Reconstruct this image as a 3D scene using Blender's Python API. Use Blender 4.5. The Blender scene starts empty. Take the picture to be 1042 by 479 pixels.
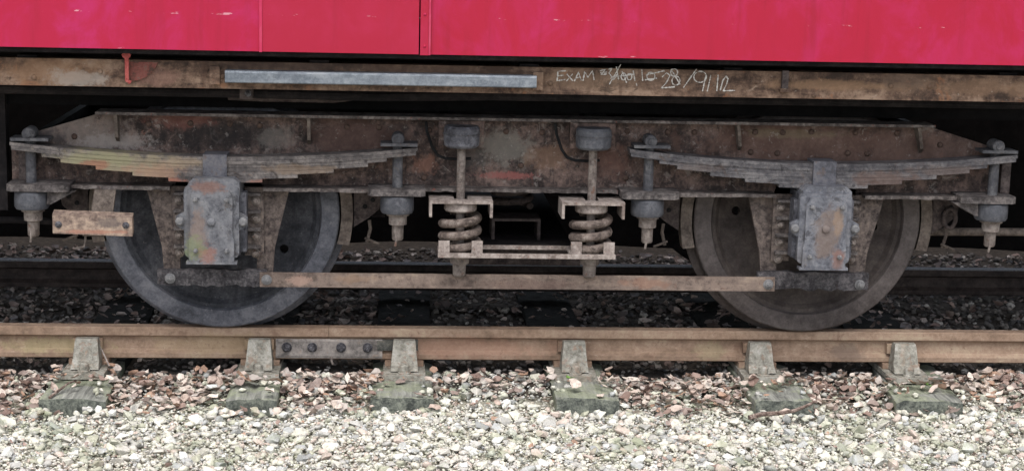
import bpy, bmesh, math, random
import numpy as np
from mathutils import Vector, Matrix

random.seed(7)
rng = np.random.default_rng(11)
R = math.radians
scene = bpy.context.scene
col = scene.collection

# ---------------------------------------------------------------- camera
# metres: x along the track, y away from the viewer, z up; z = 0 is the rail head, y = 0 the near rail
YAW, PITCH, ROLL = 0.07335, 0.1798, 0.0242
cam_d = bpy.data.cameras.new('camera')
cam = bpy.data.objects.new('camera', cam_d)
col.objects.link(cam)
fw = Vector((math.sin(YAW)*math.cos(PITCH), math.cos(YAW)*math.cos(PITCH), -math.sin(PITCH)))
rt = Vector((math.cos(YAW), -math.sin(YAW), 0))
up = rt.cross(fw)
rt2 = rt*math.cos(ROLL) + up*math.sin(ROLL)
up2 = -rt*math.sin(ROLL) + up*math.cos(ROLL)
CAM = Vector((0.741, -7.746, 1.845))
cam.matrix_world = Matrix(((rt2.x, up2.x, -fw.x, CAM.x), (rt2.y, up2.y, -fw.y, CAM.y),
                           (rt2.z, up2.z, -fw.z, CAM.z), (0, 0, 0, 1)))
cam_d.sensor_width = 36
cam_d.lens = 1757.2/1042*36
cam_d.clip_end = 1000
scene.camera = cam

# ---------------------------------------------------------------- sky, sun, exposure (bright overcast)
SUN_EL, SUN_AZ = R(64), R(190)
w = bpy.data.worlds.new('World')
scene.world = w
w.use_nodes = True
nt = w.node_tree
bg = nt.nodes['Background']
sky = nt.nodes.new('ShaderNodeTexSky')
sky.sky_type = 'NISHITA'
sky.sun_disc = False
sky.sun_elevation = SUN_EL
sky.sun_rotation = SUN_AZ
sky.dust_density = 3.0
hs = nt.nodes.new('ShaderNodeHueSaturation')       # cloud cover: the blue washed out of the sky
hs.inputs['Saturation'].default_value = 0.4
nt.links.new(sky.outputs[0], hs.inputs['Color'])
nt.links.new(hs.outputs[0], bg.inputs['Color'])
bg.inputs['Strength'].default_value = 0.15
sd = bpy.data.lights.new('sun', 'SUN')
sd.energy = 1.1
sd.angle = R(50)
sd.color = (1.0, 0.98, 0.95)
sun = bpy.data.objects.new('sun', sd)
col.objects.link(sun)
sdir = Vector((math.sin(SUN_AZ)*math.cos(SUN_EL), math.cos(SUN_AZ)*math.cos(SUN_EL), math.sin(SUN_EL)))
sun.rotation_euler = sdir.to_track_quat('Z', 'Y').to_euler()
scene.view_settings.view_transform = 'Standard'
scene.view_settings.look = 'None'
scene.view_settings.gamma = 1
scene.view_settings.use_curve_mapping = False
scene.view_settings.exposure = 1.1
scene.cycles.max_bounces = 6

# ---------------------------------------------------------------- materials
def lin(r, g, b):
    f = lambda c: ((c/255 + .055)/1.055)**2.4 if c > 10 else c/255/12.92
    return (f(r), f(g), f(b), 1)

class NT:
    def __init__(s, name):
        s.m = bpy.data.materials.new(name)
        s.m.use_nodes = True
        s.t = s.m.node_tree
        s.b = s.t.nodes['Principled BSDF']
    def n(s, typ, **kw):
        x = s.t.nodes.new(typ)
        for k, v in kw.items():
            setattr(x, k, v)
        return x
    def put(s, sock, v):
        if isinstance(v, bpy.types.NodeSocket):
            s.t.links.new(v, sock)
        else:
            sock.default_value = v
    def math(s, op, a, b=0.0, c=0.0, clamp=False):
        x = s.n('ShaderNodeMath', operation=op, use_clamp=clamp)
        for i, v in enumerate((a, b, c)):
            s.put(x.inputs[i], v)
        return x.outputs[0]
    def pos(s):
        return s.n('ShaderNodeNewGeometry').outputs['Position']
    def scaled(s, vec, sc, off=(0, 0, 0)):
        x = s.n('ShaderNodeMapping')
        s.put(x.inputs['Vector'], vec)
        x.inputs['Scale'].default_value = sc
        x.inputs['Location'].default_value = off
        return x.outputs[0]
    def noise(s, vec, scale, detail=6, rough=.6, dist=0.0):
        x = s.n('ShaderNodeTexNoise')
        s.put(x.inputs['Vector'], vec)
        x.inputs['Scale'].default_value = scale
        x.inputs['Detail'].default_value = detail
        x.inputs['Roughness'].default_value = rough
        x.inputs['Distortion'].default_value = dist
        return x.outputs['Fac']
    def ramp(s, fac, stops, interp='LINEAR'):
        x = s.n('ShaderNodeValToRGB')
        s.put(x.inputs[0], fac)
        e = x.color_ramp.elements
        x.color_ramp.interpolation = interp
        while len(e) < len(stops):
            e.new(1)
        for i, (p, c) in enumerate(stops):
            e[i].position = p
            e[i].color = c if len(c) == 4 else (*c, 1)
        return x.outputs[0]
    def step(s, fac, lo, hi):
        x = s.n('ShaderNodeMapRange', interpolation_type='SMOOTHSTEP')
        s.put(x.inputs[0], fac)
        x.inputs[1].default_value = lo
        x.inputs[2].default_value = hi
        return x.outputs[0]
    def mix(s, fac, a, b, blend='MIX'):
        x = s.n('ShaderNodeMix', data_type='RGBA', blend_type=blend)
        s.put(x.inputs[0], fac)
        s.put(x.inputs[6], a)
        s.put(x.inputs[7], b)
        return x.outputs[2]
    def bump(s, h, strength, dist):
        x = s.n('ShaderNodeBump')
        s.put(x.inputs['Height'], h)
        x.inputs['Strength'].default_value = strength
        x.inputs['Distance'].default_value = dist
        s.t.links.new(x.outputs[0], s.b.inputs['Normal'])
    def rand(s):
        g = s.n('ShaderNodeNewGeometry').outputs['Random Per Island']
        o = s.n('ShaderNodeObjectInfo').outputs['Random']
        return s.math('FRACT', s.math('ADD', s.math('MULTIPLY', g, 7.31), s.math('MULTIPLY', o, 3.77)))

def metal(name, stops, scale=9, fine=60, rough=.75, bump=.35, patches=(), specks=None, metallic=0.0, stretch=(1, 1, 1), streak=None, sat=.80, dark=.54, blotch=(), contrast=2.6):
    """weathered metal or paint: a colour ramp over cloudy noise, blotches of other colours, specks and fine relief.
    patches: (x, z, rx, rz, colour, strength, noise scale) are stains with a place and ragged edge of their own."""
    tw = TWEAK.get(name, {})
    sat, dark, blotch = tw.get('sat', sat), tw.get('dark', dark), tw.get('blotch', blotch)
    def tone(c):
        g = .3*c[0] + .59*c[1] + .11*c[2]
        return tuple((g + (v - g)*sat)*dark for v in c[:3]) + (1,)
    stops = [(p, tone(c)) for p, c in stops]
    k = NT(name)
    P = k.pos()
    V = k.scaled(P, stretch)
    big = k.noise(V, scale, 8, .65, .4)
    fin = k.noise(P, fine, 5, .7)
    mid = k.noise(k.scaled(P, (1, 1, 1), (4, 1, 7)), scale*3.1, 9, .72, .3)
    f = k.math('ADD', k.math('ADD', k.math('MULTIPLY', big, .42), k.math('MULTIPLY', fin, .20)), k.math('MULTIPLY', mid, .38))
    f = k.math('ADD', k.math('MULTIPLY', k.math('SUBTRACT', f, .5), contrast), .49)
    c = k.ramp(f, stops)
    if streak:
        sv = k.scaled(P, (26, 26, 2.2))
        sm = k.step(k.noise(sv, 1.0, 4, .6), .54, .70)
        c = k.mix(k.math('MULTIPLY', sm, streak[1]), c, tone(streak[0]))
    for i, (bc, bs, bt, ba) in enumerate(blotch):
        bn = k.noise(k.scaled(P, (1, 1, 1.15), (i*5.3 + 2, 0, i*2.9)), bs, 9, .72, .8)
        c = k.mix(k.math('MULTIPLY', k.step(bn, bt, bt + .07), ba), c, tone(bc))
    for i, (x, z, rx, rz, pc, st, ns) in enumerate(patches):
        d = k.scaled(P, (1/rx, 0, 1/rz), (-x/rx, 0, -z/rz))
        ln = k.n('ShaderNodeVectorMath', operation='LENGTH')
        k.put(ln.inputs[0], d)
        nn = k.noise(k.scaled(P, (1, 1, 1), (i*3.1, i*1.7, 0)), ns, 10, .76)
        m = k.math('ADD', k.math('SUBTRACT', 1.0, ln.outputs['Value']), k.math('MULTIPLY', k.math('SUBTRACT', nn, .5), 2.6))
        m = k.math('MULTIPLY', k.step(m, .05, .6), st*.85)
        c = k.mix(m, c, tone(pc))
    if specks:
        sp = k.step(k.noise(k.scaled(P, (1, 1, 1), (9, 4, 2)), specks[1], 3, .6), specks[2], specks[2] + .06)
        c = k.mix(k.math('MULTIPLY', sp, specks[3]*.8), c, tone(specks[0]))
    k.put(k.b.inputs['Base Color'], c)
    k.put(k.b.inputs['Roughness'], k.math('ADD', rough - .12, k.math('MULTIPLY', fin, .24)))
    k.b.inputs['Metallic'].default_value = metallic
    k.b.inputs['Specular IOR Level'].default_value = .12
    k.bump(k.math('ADD', k.math('ADD', k.math('MULTIPLY', big, .5), k.math('MULTIPLY', mid, .7)), k.math('MULTIPLY', fin, .45)), min(1, bump*1.5), .007)
    return k.m

M = {}
def BR(r, g, b):
    return lin(r, g, b)
rustbrown = [(.28, BR(52, 44, 42)), (.45, BR(84, 70, 66)), (.56, BR(108, 88, 81)), (.70, BR(132, 108, 98))]
TWEAK = {
    'pale_bracket': dict(dark=.64, blotch=((BR(110, 92, 82), 20, .57, .6),)),
    'tie_bar_rust': dict(dark=.6, blotch=((BR(96, 80, 74), 12, .57, .6),)),
    'axle_box_paint_stained': dict(dark=.5, blotch=((BR(62, 60, 64), 16, .56, .6), (BR(150, 128, 112), 22, .60, .5))),
    'axle_box_paint_browned': dict(dark=.5, blotch=((BR(62, 60, 64), 16, .56, .6), (BR(150, 128, 112), 22, .60, .5))),
    'weathered_board': dict(dark=.8),
    'solebar_rust': dict(dark=.72, sat=.92, blotch=((BR(150, 104, 74), 7, .56, .6), (BR(52, 42, 38), 6, .56, .7), (BR(172, 152, 134), 18, .62, .5))),
    'galvanised_trunking': dict(dark=.52),
    'red_lever_paint': dict(dark=.85, sat=1),
    'chalk': dict(dark=.7),
    'polished_rail_top': dict(dark=1.0),
    'cast_chair': dict(dark=1.0, blotch=((BR(160, 124, 100), 24, .58, .5), (BR(84, 82, 74), 20, .58, .5))),
    'fishplate_steel': dict(dark=.9),
    'oak_key': dict(dark=.85),
    'twig_bark': dict(dark=.9),
}
M['frame'] = metal('frame_steel', rustbrown, 7, 70, .8, .45, patches=[
    (-.58, .90, .28, .12, BR(142, 128, 120), .8, 34), (-.45, .86, .22, .05, BR(168, 158, 152), .7, 40), (.3, .80, .3, .03, BR(130, 116, 108), .6, 30),
    (-.78, .87, .16, .06, BR(66, 64, 68), .8, 15),
    (.02, .90, .30, .09, BR(44, 41, 42), .9, 9),
    (-.15, .96, .22, .05, BR(134, 78, 66), .6, 16),
    (.25, .88, .12, .07, BR(132, 126, 120), .5, 20),
    (.62, .90, .35, .11, BR(98, 72, 64), .8, 10),
    (.90, .78, .08, .06, BR(146, 98, 78), .65, 34),
    (1.25, .86, .17, .11, BR(126, 120, 112), .85, 26),
    (1.10, .83, .08, .08, BR(84, 80, 78), .7, 20),
    (1.27, .735, .16, .022, BR(160, 88, 82), .85, 70),
    (1.45, .82, .13, .08, BR(140, 106, 82), .6, 16),
    (1.72, .80, .12, .10, BR(120, 84, 72), .7, 12),
    (2.6, .90, .75, .14, BR(112, 82, 70), .75, 8),
    (3.2, .88, .35, .12, BR(110, 84, 74), .7, 8),
    (2.55, .94, .3, .03, BR(126, 116, 84), .4, 18)],
    specks=(BR(160, 150, 144), 38, .63, .5), streak=(BR(50, 44, 43), .6),
    blotch=((BR(150, 138, 132), 14, .57, .55), (BR(46, 42, 42), 11, .56, .7), (BR(146, 96, 78), 17, .61, .6), (BR(172, 164, 156), 34, .61, .6)), dark=.76)
M['flange'] = metal('flange_steel', [(.3, BR(78, 70, 68)), (.5, BR(118, 108, 104)), (.7, BR(158, 146, 140))], 14, 80, .75, .3,
    specks=(BR(150, 70, 52), 60, .64, .8))
M['horn'] = metal('horn_steel', [(.28, BR(62, 54, 52)), (.48, BR(102, 90, 85)), (.7, BR(134, 118, 108))], 16, 80, .8, .4,
    specks=(BR(60, 54, 54), 60, .62, .6), streak=(BR(70, 58, 54), .5), dark=.72)
M['grey'] = metal('grey_steel', [(.28, BR(78, 78, 84)), (.5, BR(98, 98, 104)), (.72, BR(130, 128, 130))], 12, 90, .62, .3, blotch=((BR(60, 58, 62), 22, .56, .7), (BR(116, 100, 90), 26, .58, .5)),
    specks=(BR(110, 84, 70), 40, .66, .7))
M['bracket'] = metal('bracket_steel', [(.28, BR(66, 60, 60)), (.5, BR(104, 97, 96)), (.72, BR(142, 132, 128))], 14, 80, .75, .5, blotch=((BR(56, 52, 52), 18, .55, .6), (BR(140, 118, 106), 24, .60, .5)), dark=.62)
M['bluegrey'] = metal('drum_paint', [(.28, BR(88, 90, 98)), (.5, BR(104, 106, 114)), (.72, BR(126, 127, 134))], 12, 90, .55, .2, blotch=((BR(72, 72, 80), 20, .56, .6),),
    specks=(BR(86, 78, 74), 50, .66, .7), streak=(BR(80, 80, 88), .5))
M['coil'] = metal('coil_rust', [(.28, BR(84, 72, 66)), (.5, BR(138, 120, 110)), (.72, BR(176, 160, 148))], 14, 80, .7, .4, dark=.55, blotch=((BR(66, 54, 48), 18, .54, .7),))
M['rod'] = metal('rod_steel', [(.28, BR(104, 92, 86)), (.5, BR(148, 134, 126)), (.72, BR(178, 164, 154))], 16, 90, .7, .25,
    specks=(BR(140, 92, 66), 40, .62, .7))
M['pale'] = metal('pale_bracket', [(.28, BR(128, 114, 106)), (.48, BR(172, 156, 147)), (.7, BR(200, 186, 176))], 18, 90, .7, .25,
    specks=(BR(138, 92, 72), 40, .62, .7), streak=(BR(120, 96, 86), .5))
M['tie'] = metal('tie_bar_rust', [(.28, BR(104, 88, 80)), (.47, BR(142, 122, 110)), (.6, BR(156, 134, 120)), (.74, BR(176, 152, 132))], 6, 70, .75, .35,
    patches=[(.36, .27, .07, .03, BR(200, 160, 140), .7, 30), (1.9, .27, .16, .03, BR(168, 118, 92), .6, 20), (.6, .28, .12, .03, BR(172, 134, 100), .5, 20),
             (1.35, .26, .3, .03, BR(124, 98, 88), .6, 14)],
    stretch=(.5, 1, 2), specks=(BR(112, 74, 60), 50, .63, .6))
M['keep'] = metal('greasy_keep', [(.28, BR(58, 55, 58)), (.5, BR(94, 90, 94)), (.7, BR(130, 124, 126))], 26, 90, .55, .9,
    specks=(BR(126, 96, 82), 40, .64, .6))
M['wheel_a'] = metal('brake_dust_steel', [(.28, BR(52, 54, 60)), (.5, BR(76, 78, 86)), (.72, BR(108, 108, 114))], 5, 110, .6, .3,
    specks=(BR(130, 128, 130), 70, .64, .6), streak=(BR(54, 54, 62), .5))
M['tyre_a'] = metal('worn_tyre_grey', [(.28, BR(76, 78, 86)), (.5, BR(104, 106, 116)), (.72, BR(128, 128, 136))], 7, 110, .55, .25,
    specks=(BR(160, 156, 156), 60, .66, .6), metallic=.15, dark=.72)
M['wheel_b'] = metal('rusty_wheel_steel', [(.28, BR(70, 62, 60)), (.5, BR(92, 82, 78)), (.72, BR(114, 102, 96))], 5, 110, .7, .25,
    specks=(BR(56, 50, 50), 50, .66, .5), streak=(BR(76, 64, 62), .5))
M['tyre_b'] = metal('rusty_tyre', [(.28, BR(88, 80, 78)), (.5, BR(110, 100, 98)), (.72, BR(130, 120, 116))], 6, 110, .6, .2,
    specks=(BR(80, 70, 68), 50, .66, .5))
leaf_a = [(.25, BR(84, 80, 80)), (.5, BR(122, 114, 112)), (.75, BR(158, 148, 142))]
M['leaf_a'] = metal('lichened_spring_steel', leaf_a, 14, 70, .75, .35, stretch=(.5, 1, 2), blotch=((BR(66, 60, 60), 24, .55, .7), (BR(150, 118, 98), 30, .60, .6)), dark=.58, patches=[
    (-.45, .78, .36, .09, BR(174, 158, 124), .9, 10), (-.5, .80, .22, .05, BR(164, 162, 118), .7, 22), (-.25, .75, .16, .05, BR(184, 140, 110), .8, 16),
    (-.52, .775, .09, .03, BR(180, 108, 84), .8, 20), (-.18, .71, .09, .02, BR(182, 104, 76), .8, 20), (-.15, .79, .13, .03, BR(186, 160, 128), .7, 20),
    (.20, .71, .09, .02, BR(176, 120, 100), .8, 24), (.35, .77, .2, .03, BR(160, 132, 104), .6, 14)])
M['leaf_b'] = metal('worn_spring_steel', [(.25, BR(88, 86, 92)), (.5, BR(126, 122, 126)), (.75, BR(166, 160, 160))], 14, 70, .55, .35, stretch=(.5, 1, 2), blotch=((BR(64, 60, 62), 24, .56, .7), (BR(130, 106, 94), 22, .58, .6)), dark=.46, patches=[
    (2.95, .76, .2, .05, BR(142, 112, 100), .8, 14), (3.2, .80, .2, .04, BR(140, 118, 110), .7, 14), (2.1, .8, .15, .04, BR(132, 112, 104), .6, 14)], metallic=.2)
M['buckle'] = metal('buckle_paint', [(.28, BR(90, 90, 98)), (.5, BR(116, 116, 126)), (.72, BR(136, 132, 136))], 14, 90, .6, .2, specks=(BR(124, 104, 92), 30, .6, .6))
M['box_a'] = metal('axle_box_paint_stained', [(.28, BR(100, 102, 110)), (.5, BR(134, 135, 142)), (.72, BR(158, 158, 162))], 10, 80, .6, .3, patches=[
    (-.06, .50, .05, .14, BR(164, 138, 124), .8, 18), (-.08, .44, .06, .07, BR(150, 158, 108), .8, 22), (-.02, .41, .05, .06, BR(186, 122, 100), .7, 30),
    (-.13, .40, .03, .05, BR(120, 134, 92), .8, 22), (-.02, .70, .10, .03, BR(170, 116, 92), .7, 20)], streak=(BR(104, 98, 98), .4))
M['box_b'] = metal('axle_box_paint_browned', [(.28, BR(100, 102, 112)), (.5, BR(134, 136, 146)), (.72, BR(164, 164, 170))], 10, 80, .55, .3, patches=[
    (2.66, .52, .07, .15, BR(150, 128, 116), .9, 14), (2.71, .58, .03, .08, BR(182, 148, 118), .8, 16), (2.72, .42, .04, .06, BR(176, 120, 98), .7, 20),
    (2.55, .42, .05, .05, BR(150, 146, 148), .5, 20)], streak=(BR(104, 98, 100), .4))
M['boxside'] = metal('axle_box_side_grime', [(.28, BR(58, 58, 64)), (.5, BR(90, 90, 98)), (.72, BR(120, 120, 128))], 12, 80, .5, .5, blotch=((BR(50, 49, 53), 20, .57, .6),), dark=.8)
M['boltgrey'] = metal('painted_bolt', [(.3, BR(120, 120, 124)), (.7, BR(160, 158, 158))], 30, 90, .5, .2)
M['boltlight'] = metal('bare_bolt', [(.3, BR(130, 126, 124)), (.7, BR(190, 184, 178))], 30, 90, .5, .2, metallic=.2)
M['rivet'] = metal('rivet_rust', [(.3, BR(86, 68, 60)), (.7, BR(124, 98, 86))], 30, 90, .75, .2)
M['endgrain'] = metal('sleeper_end_grain', [(.3, BR(70, 74, 70)), (.5, BR(108, 112, 102)), (.7, BR(140, 144, 128))], 22, 90, .9, .9, dark=.85)
M['shadewood'] = metal('shade_dark_sleeper', [(.3, BR(50, 52, 50)), (.7, BR(84, 84, 80))], 9, 60, .9, .6)  # shade under the coach put into the sleeper colour
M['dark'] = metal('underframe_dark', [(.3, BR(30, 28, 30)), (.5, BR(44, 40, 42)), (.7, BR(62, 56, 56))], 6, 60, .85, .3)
M['black'] = metal('gap_shade_black', [(.3, (.004, .004, .005, 1)), (.7, (.012, .011, .012, 1))], 8, 60, .9, .2)  # near black standing in for the shade above the bogie frame
M['shoe'] = metal('brake_shoe_iron', [(.28, BR(96, 84, 78)), (.5, BR(132, 118, 108)), (.7, BR(156, 140, 128))], 14, 80, .8, .4)
M['hangerplate'] = metal('brake_hanger_iron', [(.28, BR(62, 54, 54)), (.5, BR(96, 84, 82)), (.7, BR(122, 108, 104))], 14, 80, .8, .4)
M['board'] = metal('weathered_board', [(.28, BR(100, 82, 74)), (.45, BR(140, 118, 104)), (.58, BR(166, 142, 122)), (.74, BR(186, 160, 132))], 10, 60, .8, .4, stretch=(.35, 1, 2.4),
    patches=[(-.44, .54, .08, .03, BR(96, 86, 84), .8, 18), (-.5, .5, .2, .012, BR(172, 108, 84), .7, 20)])
M['solebar'] = metal('solebar_rust', [(.26, BR(62, 50, 44)), (.42, BR(96, 76, 64)), (.54, BR(124, 100, 84)), (.72, BR(156, 130, 110))], 4.5, 55, .75, .35, stretch=(.55, 1, 2.4), patches=[
    (-.65, 1.19, .28, .07, BR(146, 112, 84), .7, 10), (-.55, 1.165, .16, .05, BR(170, 160, 150), .7, 16), (-.22, 1.18, .16, .05, BR(140, 104, 92), .6, 14),
    (.3, 1.24, .5, .04, BR(72, 58, 52), .8, 8), (1.0, 1.22, .5, .06, BR(84, 64, 54), .7, 8), (1.55, 1.19, .3, .05, BR(128, 104, 84), .6, 10),
    (2.7, 1.19, .5, .03, BR(152, 120, 92), .7, 8), (2.95, 1.21, .15, .06, BR(106, 88, 76), .7, 10), (3.3, 1.19, .3, .05, BR(144, 114, 90), .6, 8)],
    specks=(BR(176, 164, 150), 48, .67, .6), streak=(BR(88, 66, 56), .5))
M['trunking'] = metal('galvanised_trunking', [(.3, BR(128, 138, 150)), (.5, BR(156, 166, 178)), (.72, BR(184, 192, 200))], 12, 90, .4, .12, specks=(BR(110, 112, 118), 50, .66, .6), metallic=.35, stretch=(.4, 1, 1.5))
M['redlever'] = metal('red_lever_paint', [(.3, BR(140, 66, 62)), (.5, BR(168, 84, 80)), (.7, BR(186, 112, 106))], 20, 80, .6, .2)
M['redquad'] = metal('red_paint_worn', [(.3, BR(96, 72, 62)), (.44, BR(138, 80, 68)), (.58, BR(158, 84, 74)), (.68, BR(136, 106, 92))], 20, 60, .7, .2)
M['cable'] = metal('black_rubber', [(.3, (.012, .012, .014, 1)), (.7, (.03, .03, .032, 1))], 20, 90, .6, .1)
M['chalk'] = metal('chalk', [(.3, BR(150, 142, 134)), (.5, BR(206, 200, 192)), (.7, BR(226, 222, 216))], 60, 160, .95, .2)
M['rail'] = metal('rail_rust', [(.26, BR(118, 98, 80)), (.45, BR(158, 129, 106)), (.56, BR(174, 145, 121)), (.74, BR(194, 172, 142))], 5, 70, .75, .3, stretch=(.35, 1, 1.4), sat=.85, dark=.72, contrast=1.8, blotch=((BR(128, 98, 80), 9, .58, .5), (BR(192, 170, 146), 16, .60, .5)), patches=[
    (-.75, -.09, .3, .05, BR(176, 166, 116), .5, 24), (2.25, -.09, .1, .06, BR(166, 158, 116), .4, 28), (1.1, -.09, .5, .07, BR(176, 128, 104), .5, 8), (2.9, -.10, .12, .05, BR(122, 104, 92), .7, 14),
    (.0, -.08, .4, .07, BR(176, 152, 112), .5, 8)],
    specks=(BR(124, 94, 78), 50, .64, .6))
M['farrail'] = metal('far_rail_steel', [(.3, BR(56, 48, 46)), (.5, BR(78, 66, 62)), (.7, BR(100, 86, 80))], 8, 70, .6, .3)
M['polished'] = metal('polished_rail_top', [(.3, BR(150, 150, 154)), (.7, BR(200, 200, 204))], 20, 80, .3, .05, metallic=.6, stretch=(.2, 1, 1))
M['chair'] = metal('cast_chair', [(.28, BR(104, 100, 90)), (.5, BR(138, 134, 122)), (.72, BR(164, 160, 150))], 16, 80, .8, .4,
    specks=(BR(134, 104, 84), 26, .58, .6), streak=(BR(150, 120, 92), .3))
M['fish'] = metal('fishplate_steel', [(.28, BR(92, 86, 82)), (.5, BR(128, 120, 114)), (.72, BR(152, 142, 134))], 12, 80, .7, .35, specks=(BR(134, 112, 92), 30, .6, .5))
M['bolt'] = metal('greasy_bolt', [(.3, BR(64, 62, 68)), (.5, BR(100, 98, 104)), (.7, BR(140, 138, 144))], 40, 90, .45, .3, metallic=.3)
M['key'] = metal('oak_key', [(.28, BR(66, 66, 62)), (.5, BR(92, 92, 86)), (.72, BR(122, 116, 104))], 24, 90, .85, .4)

def sleeper_mat():
    k = NT('weathered_sleeper')
    P = k.pos()
    g = k.noise(k.scaled(P, (38, 2.2, 38)), 1, 6, .65, .6)
    b = k.noise(P, 6, 6, .6)
    fin = k.noise(P, 70, 5, .7)
    c = k.ramp(g, [(.30, BR(70, 70, 68)), (.48, BR(122, 122, 116)), (.62, BR(150, 150, 142)), (.75, BR(172, 170, 162))])
    mo = k.step(k.math('ADD', k.math('MULTIPLY', b, .7), k.math('MULTIPLY', fin, .3)), .44, .56)
    c = k.mix(k.math('MULTIPLY', mo, .6), c, k.ramp(fin, [(.35, BR(98, 104, 80)), (.6, BR(138, 144, 116)), (.75, BR(164, 166, 142))]))
    k.put(k.b.inputs['Base Color'], c)
    k.b.inputs['Roughness'].default_value = .9
    k.b.inputs['Specular IOR Level'].default_value = .2
    k.bump(k.math('ADD', g, k.math('MULTIPLY', fin, .5)), .7, .008)
    return k.m
M['sleeper'] = sleeper_mat()

def stone_mat():
    k = NT('pale_limestone_ballast')
    r = k.rand()
    c = k.ramp(r, [(0, BR(208, 202, 192)), (.16, BR(224, 219, 206)), (.30, BR(190, 186, 180)), (.42, BR(230, 224, 208)), (.54, BR(208, 190, 178)),
                   (.64, BR(184, 184, 182)), (.72, BR(216, 214, 196)), (.82, BR(232, 230, 224)), (.91, BR(186, 184, 164)), (.97, BR(160, 160, 158))], 'CONSTANT')
    P = k.pos()
    n1 = k.noise(P, 45, 6, .65)
    n2 = k.noise(P, 6, 7, .7)
    n3 = k.noise(P, 160, 3, .6)
    c = k.mix(k.math('MULTIPLY', k.step(n1, .46, .72), .8), c, BR(168, 164, 148))
    c = k.mix(k.math('MULTIPLY', k.step(n2, .50, .62), .6), c, BR(138, 144, 116))
    c = k.mix(k.math('MULTIPLY', k.step(n3, .56, .7), .35), c, BR(110, 104, 92))
    c = k.mix(1.0, c, (.79, .80, .80, 1), 'MULTIPLY')
    k.put(k.b.inputs['Base Color'], c)
    k.b.inputs['Roughness'].default_value = .85
    k.b.inputs['Specular IOR Level'].default_value = .3
    k.bump(k.math('ADD', n1, k.math('MULTIPLY', n3, .5)), .5, .006)
    return k.m
M['stone'] = stone_mat()

def darkstone_mat():
    k = NT('grimy_ballast')
    r = k.rand()
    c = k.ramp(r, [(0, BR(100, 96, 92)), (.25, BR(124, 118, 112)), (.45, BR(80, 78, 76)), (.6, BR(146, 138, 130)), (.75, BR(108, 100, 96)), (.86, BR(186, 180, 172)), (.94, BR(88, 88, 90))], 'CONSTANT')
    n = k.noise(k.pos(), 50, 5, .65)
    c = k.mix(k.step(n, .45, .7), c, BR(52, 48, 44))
    k.put(k.b.inputs['Base Color'], c)
    k.b.inputs['Roughness'].default_value = .9
    k.bump(n, .5, .006)
    return k.m
M['darkstone'] = darkstone_mat()

def ground_mat():
    k = NT('gravel_ground')
    P = k.pos()
    v = k.n('ShaderNodeTexVoronoi')
    k.put(v.inputs['Vector'], P)
    v.inputs['Scale'].default_value = 24
    sx = k.n('ShaderNodeSeparateColor')
    k.put(sx.inputs[0], v.outputs['Color'])
    n = k.noise(P, 30, 6, .65)
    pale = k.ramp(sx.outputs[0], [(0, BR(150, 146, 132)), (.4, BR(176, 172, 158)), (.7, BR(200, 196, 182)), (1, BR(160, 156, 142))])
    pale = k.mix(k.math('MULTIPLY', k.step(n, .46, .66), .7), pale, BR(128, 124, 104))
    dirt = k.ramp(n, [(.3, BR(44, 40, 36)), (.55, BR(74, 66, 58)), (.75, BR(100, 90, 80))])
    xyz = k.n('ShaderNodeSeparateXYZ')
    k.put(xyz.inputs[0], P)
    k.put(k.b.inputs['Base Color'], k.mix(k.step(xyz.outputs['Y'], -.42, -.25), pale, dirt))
    k.b.inputs['Roughness'].default_value = .95
    k.bump(k.math('SUBTRACT', n, v.outputs['Distance']), .8, .02)
    return k.m
M['ground'] = ground_mat()

def leaf_mat(name, cols):
    k = NT(name)
    r = k.rand()
    c = k.ramp(r, [(i/len(cols), BR(*q)) for i, q in enumerate(cols)], 'CONSTANT')
    n = k.noise(k.pos(), 60, 5, .6)
    c = k.mix(k.math('MULTIPLY', k.step(n, .45, .68), .45), c, BR(96, 78, 70))
    k.put(k.b.inputs['Base Color'], c)
    k.b.inputs['Roughness'].default_value = .7
    k.bump(n, .4, .004)
    return k.m
M['dryleaf'] = leaf_mat('dry_leaf', [(172, 154, 142), (146, 124, 114), (196, 182, 170), (124, 102, 92), (180, 164, 152), (160, 130, 110), (206, 194, 182), (140, 124, 116), (176, 166, 158)])
M['wetleaf'] = leaf_mat('damp_leaf', [(120, 106, 98), (146, 126, 116), (100, 92, 90), (168, 150, 140), (132, 112, 104), (116, 112, 112), (188, 176, 168), (128, 114, 108)])
M['greenleaf'] = leaf_mat('green_leaf', [(96, 150, 60), (120, 160, 76)])
M['twig'] = metal('twig_bark', [(.3, BR(70, 56, 48)), (.5, BR(112, 92, 82)), (.7, BR(160, 140, 128))], 30, 90, .85, .4)

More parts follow.
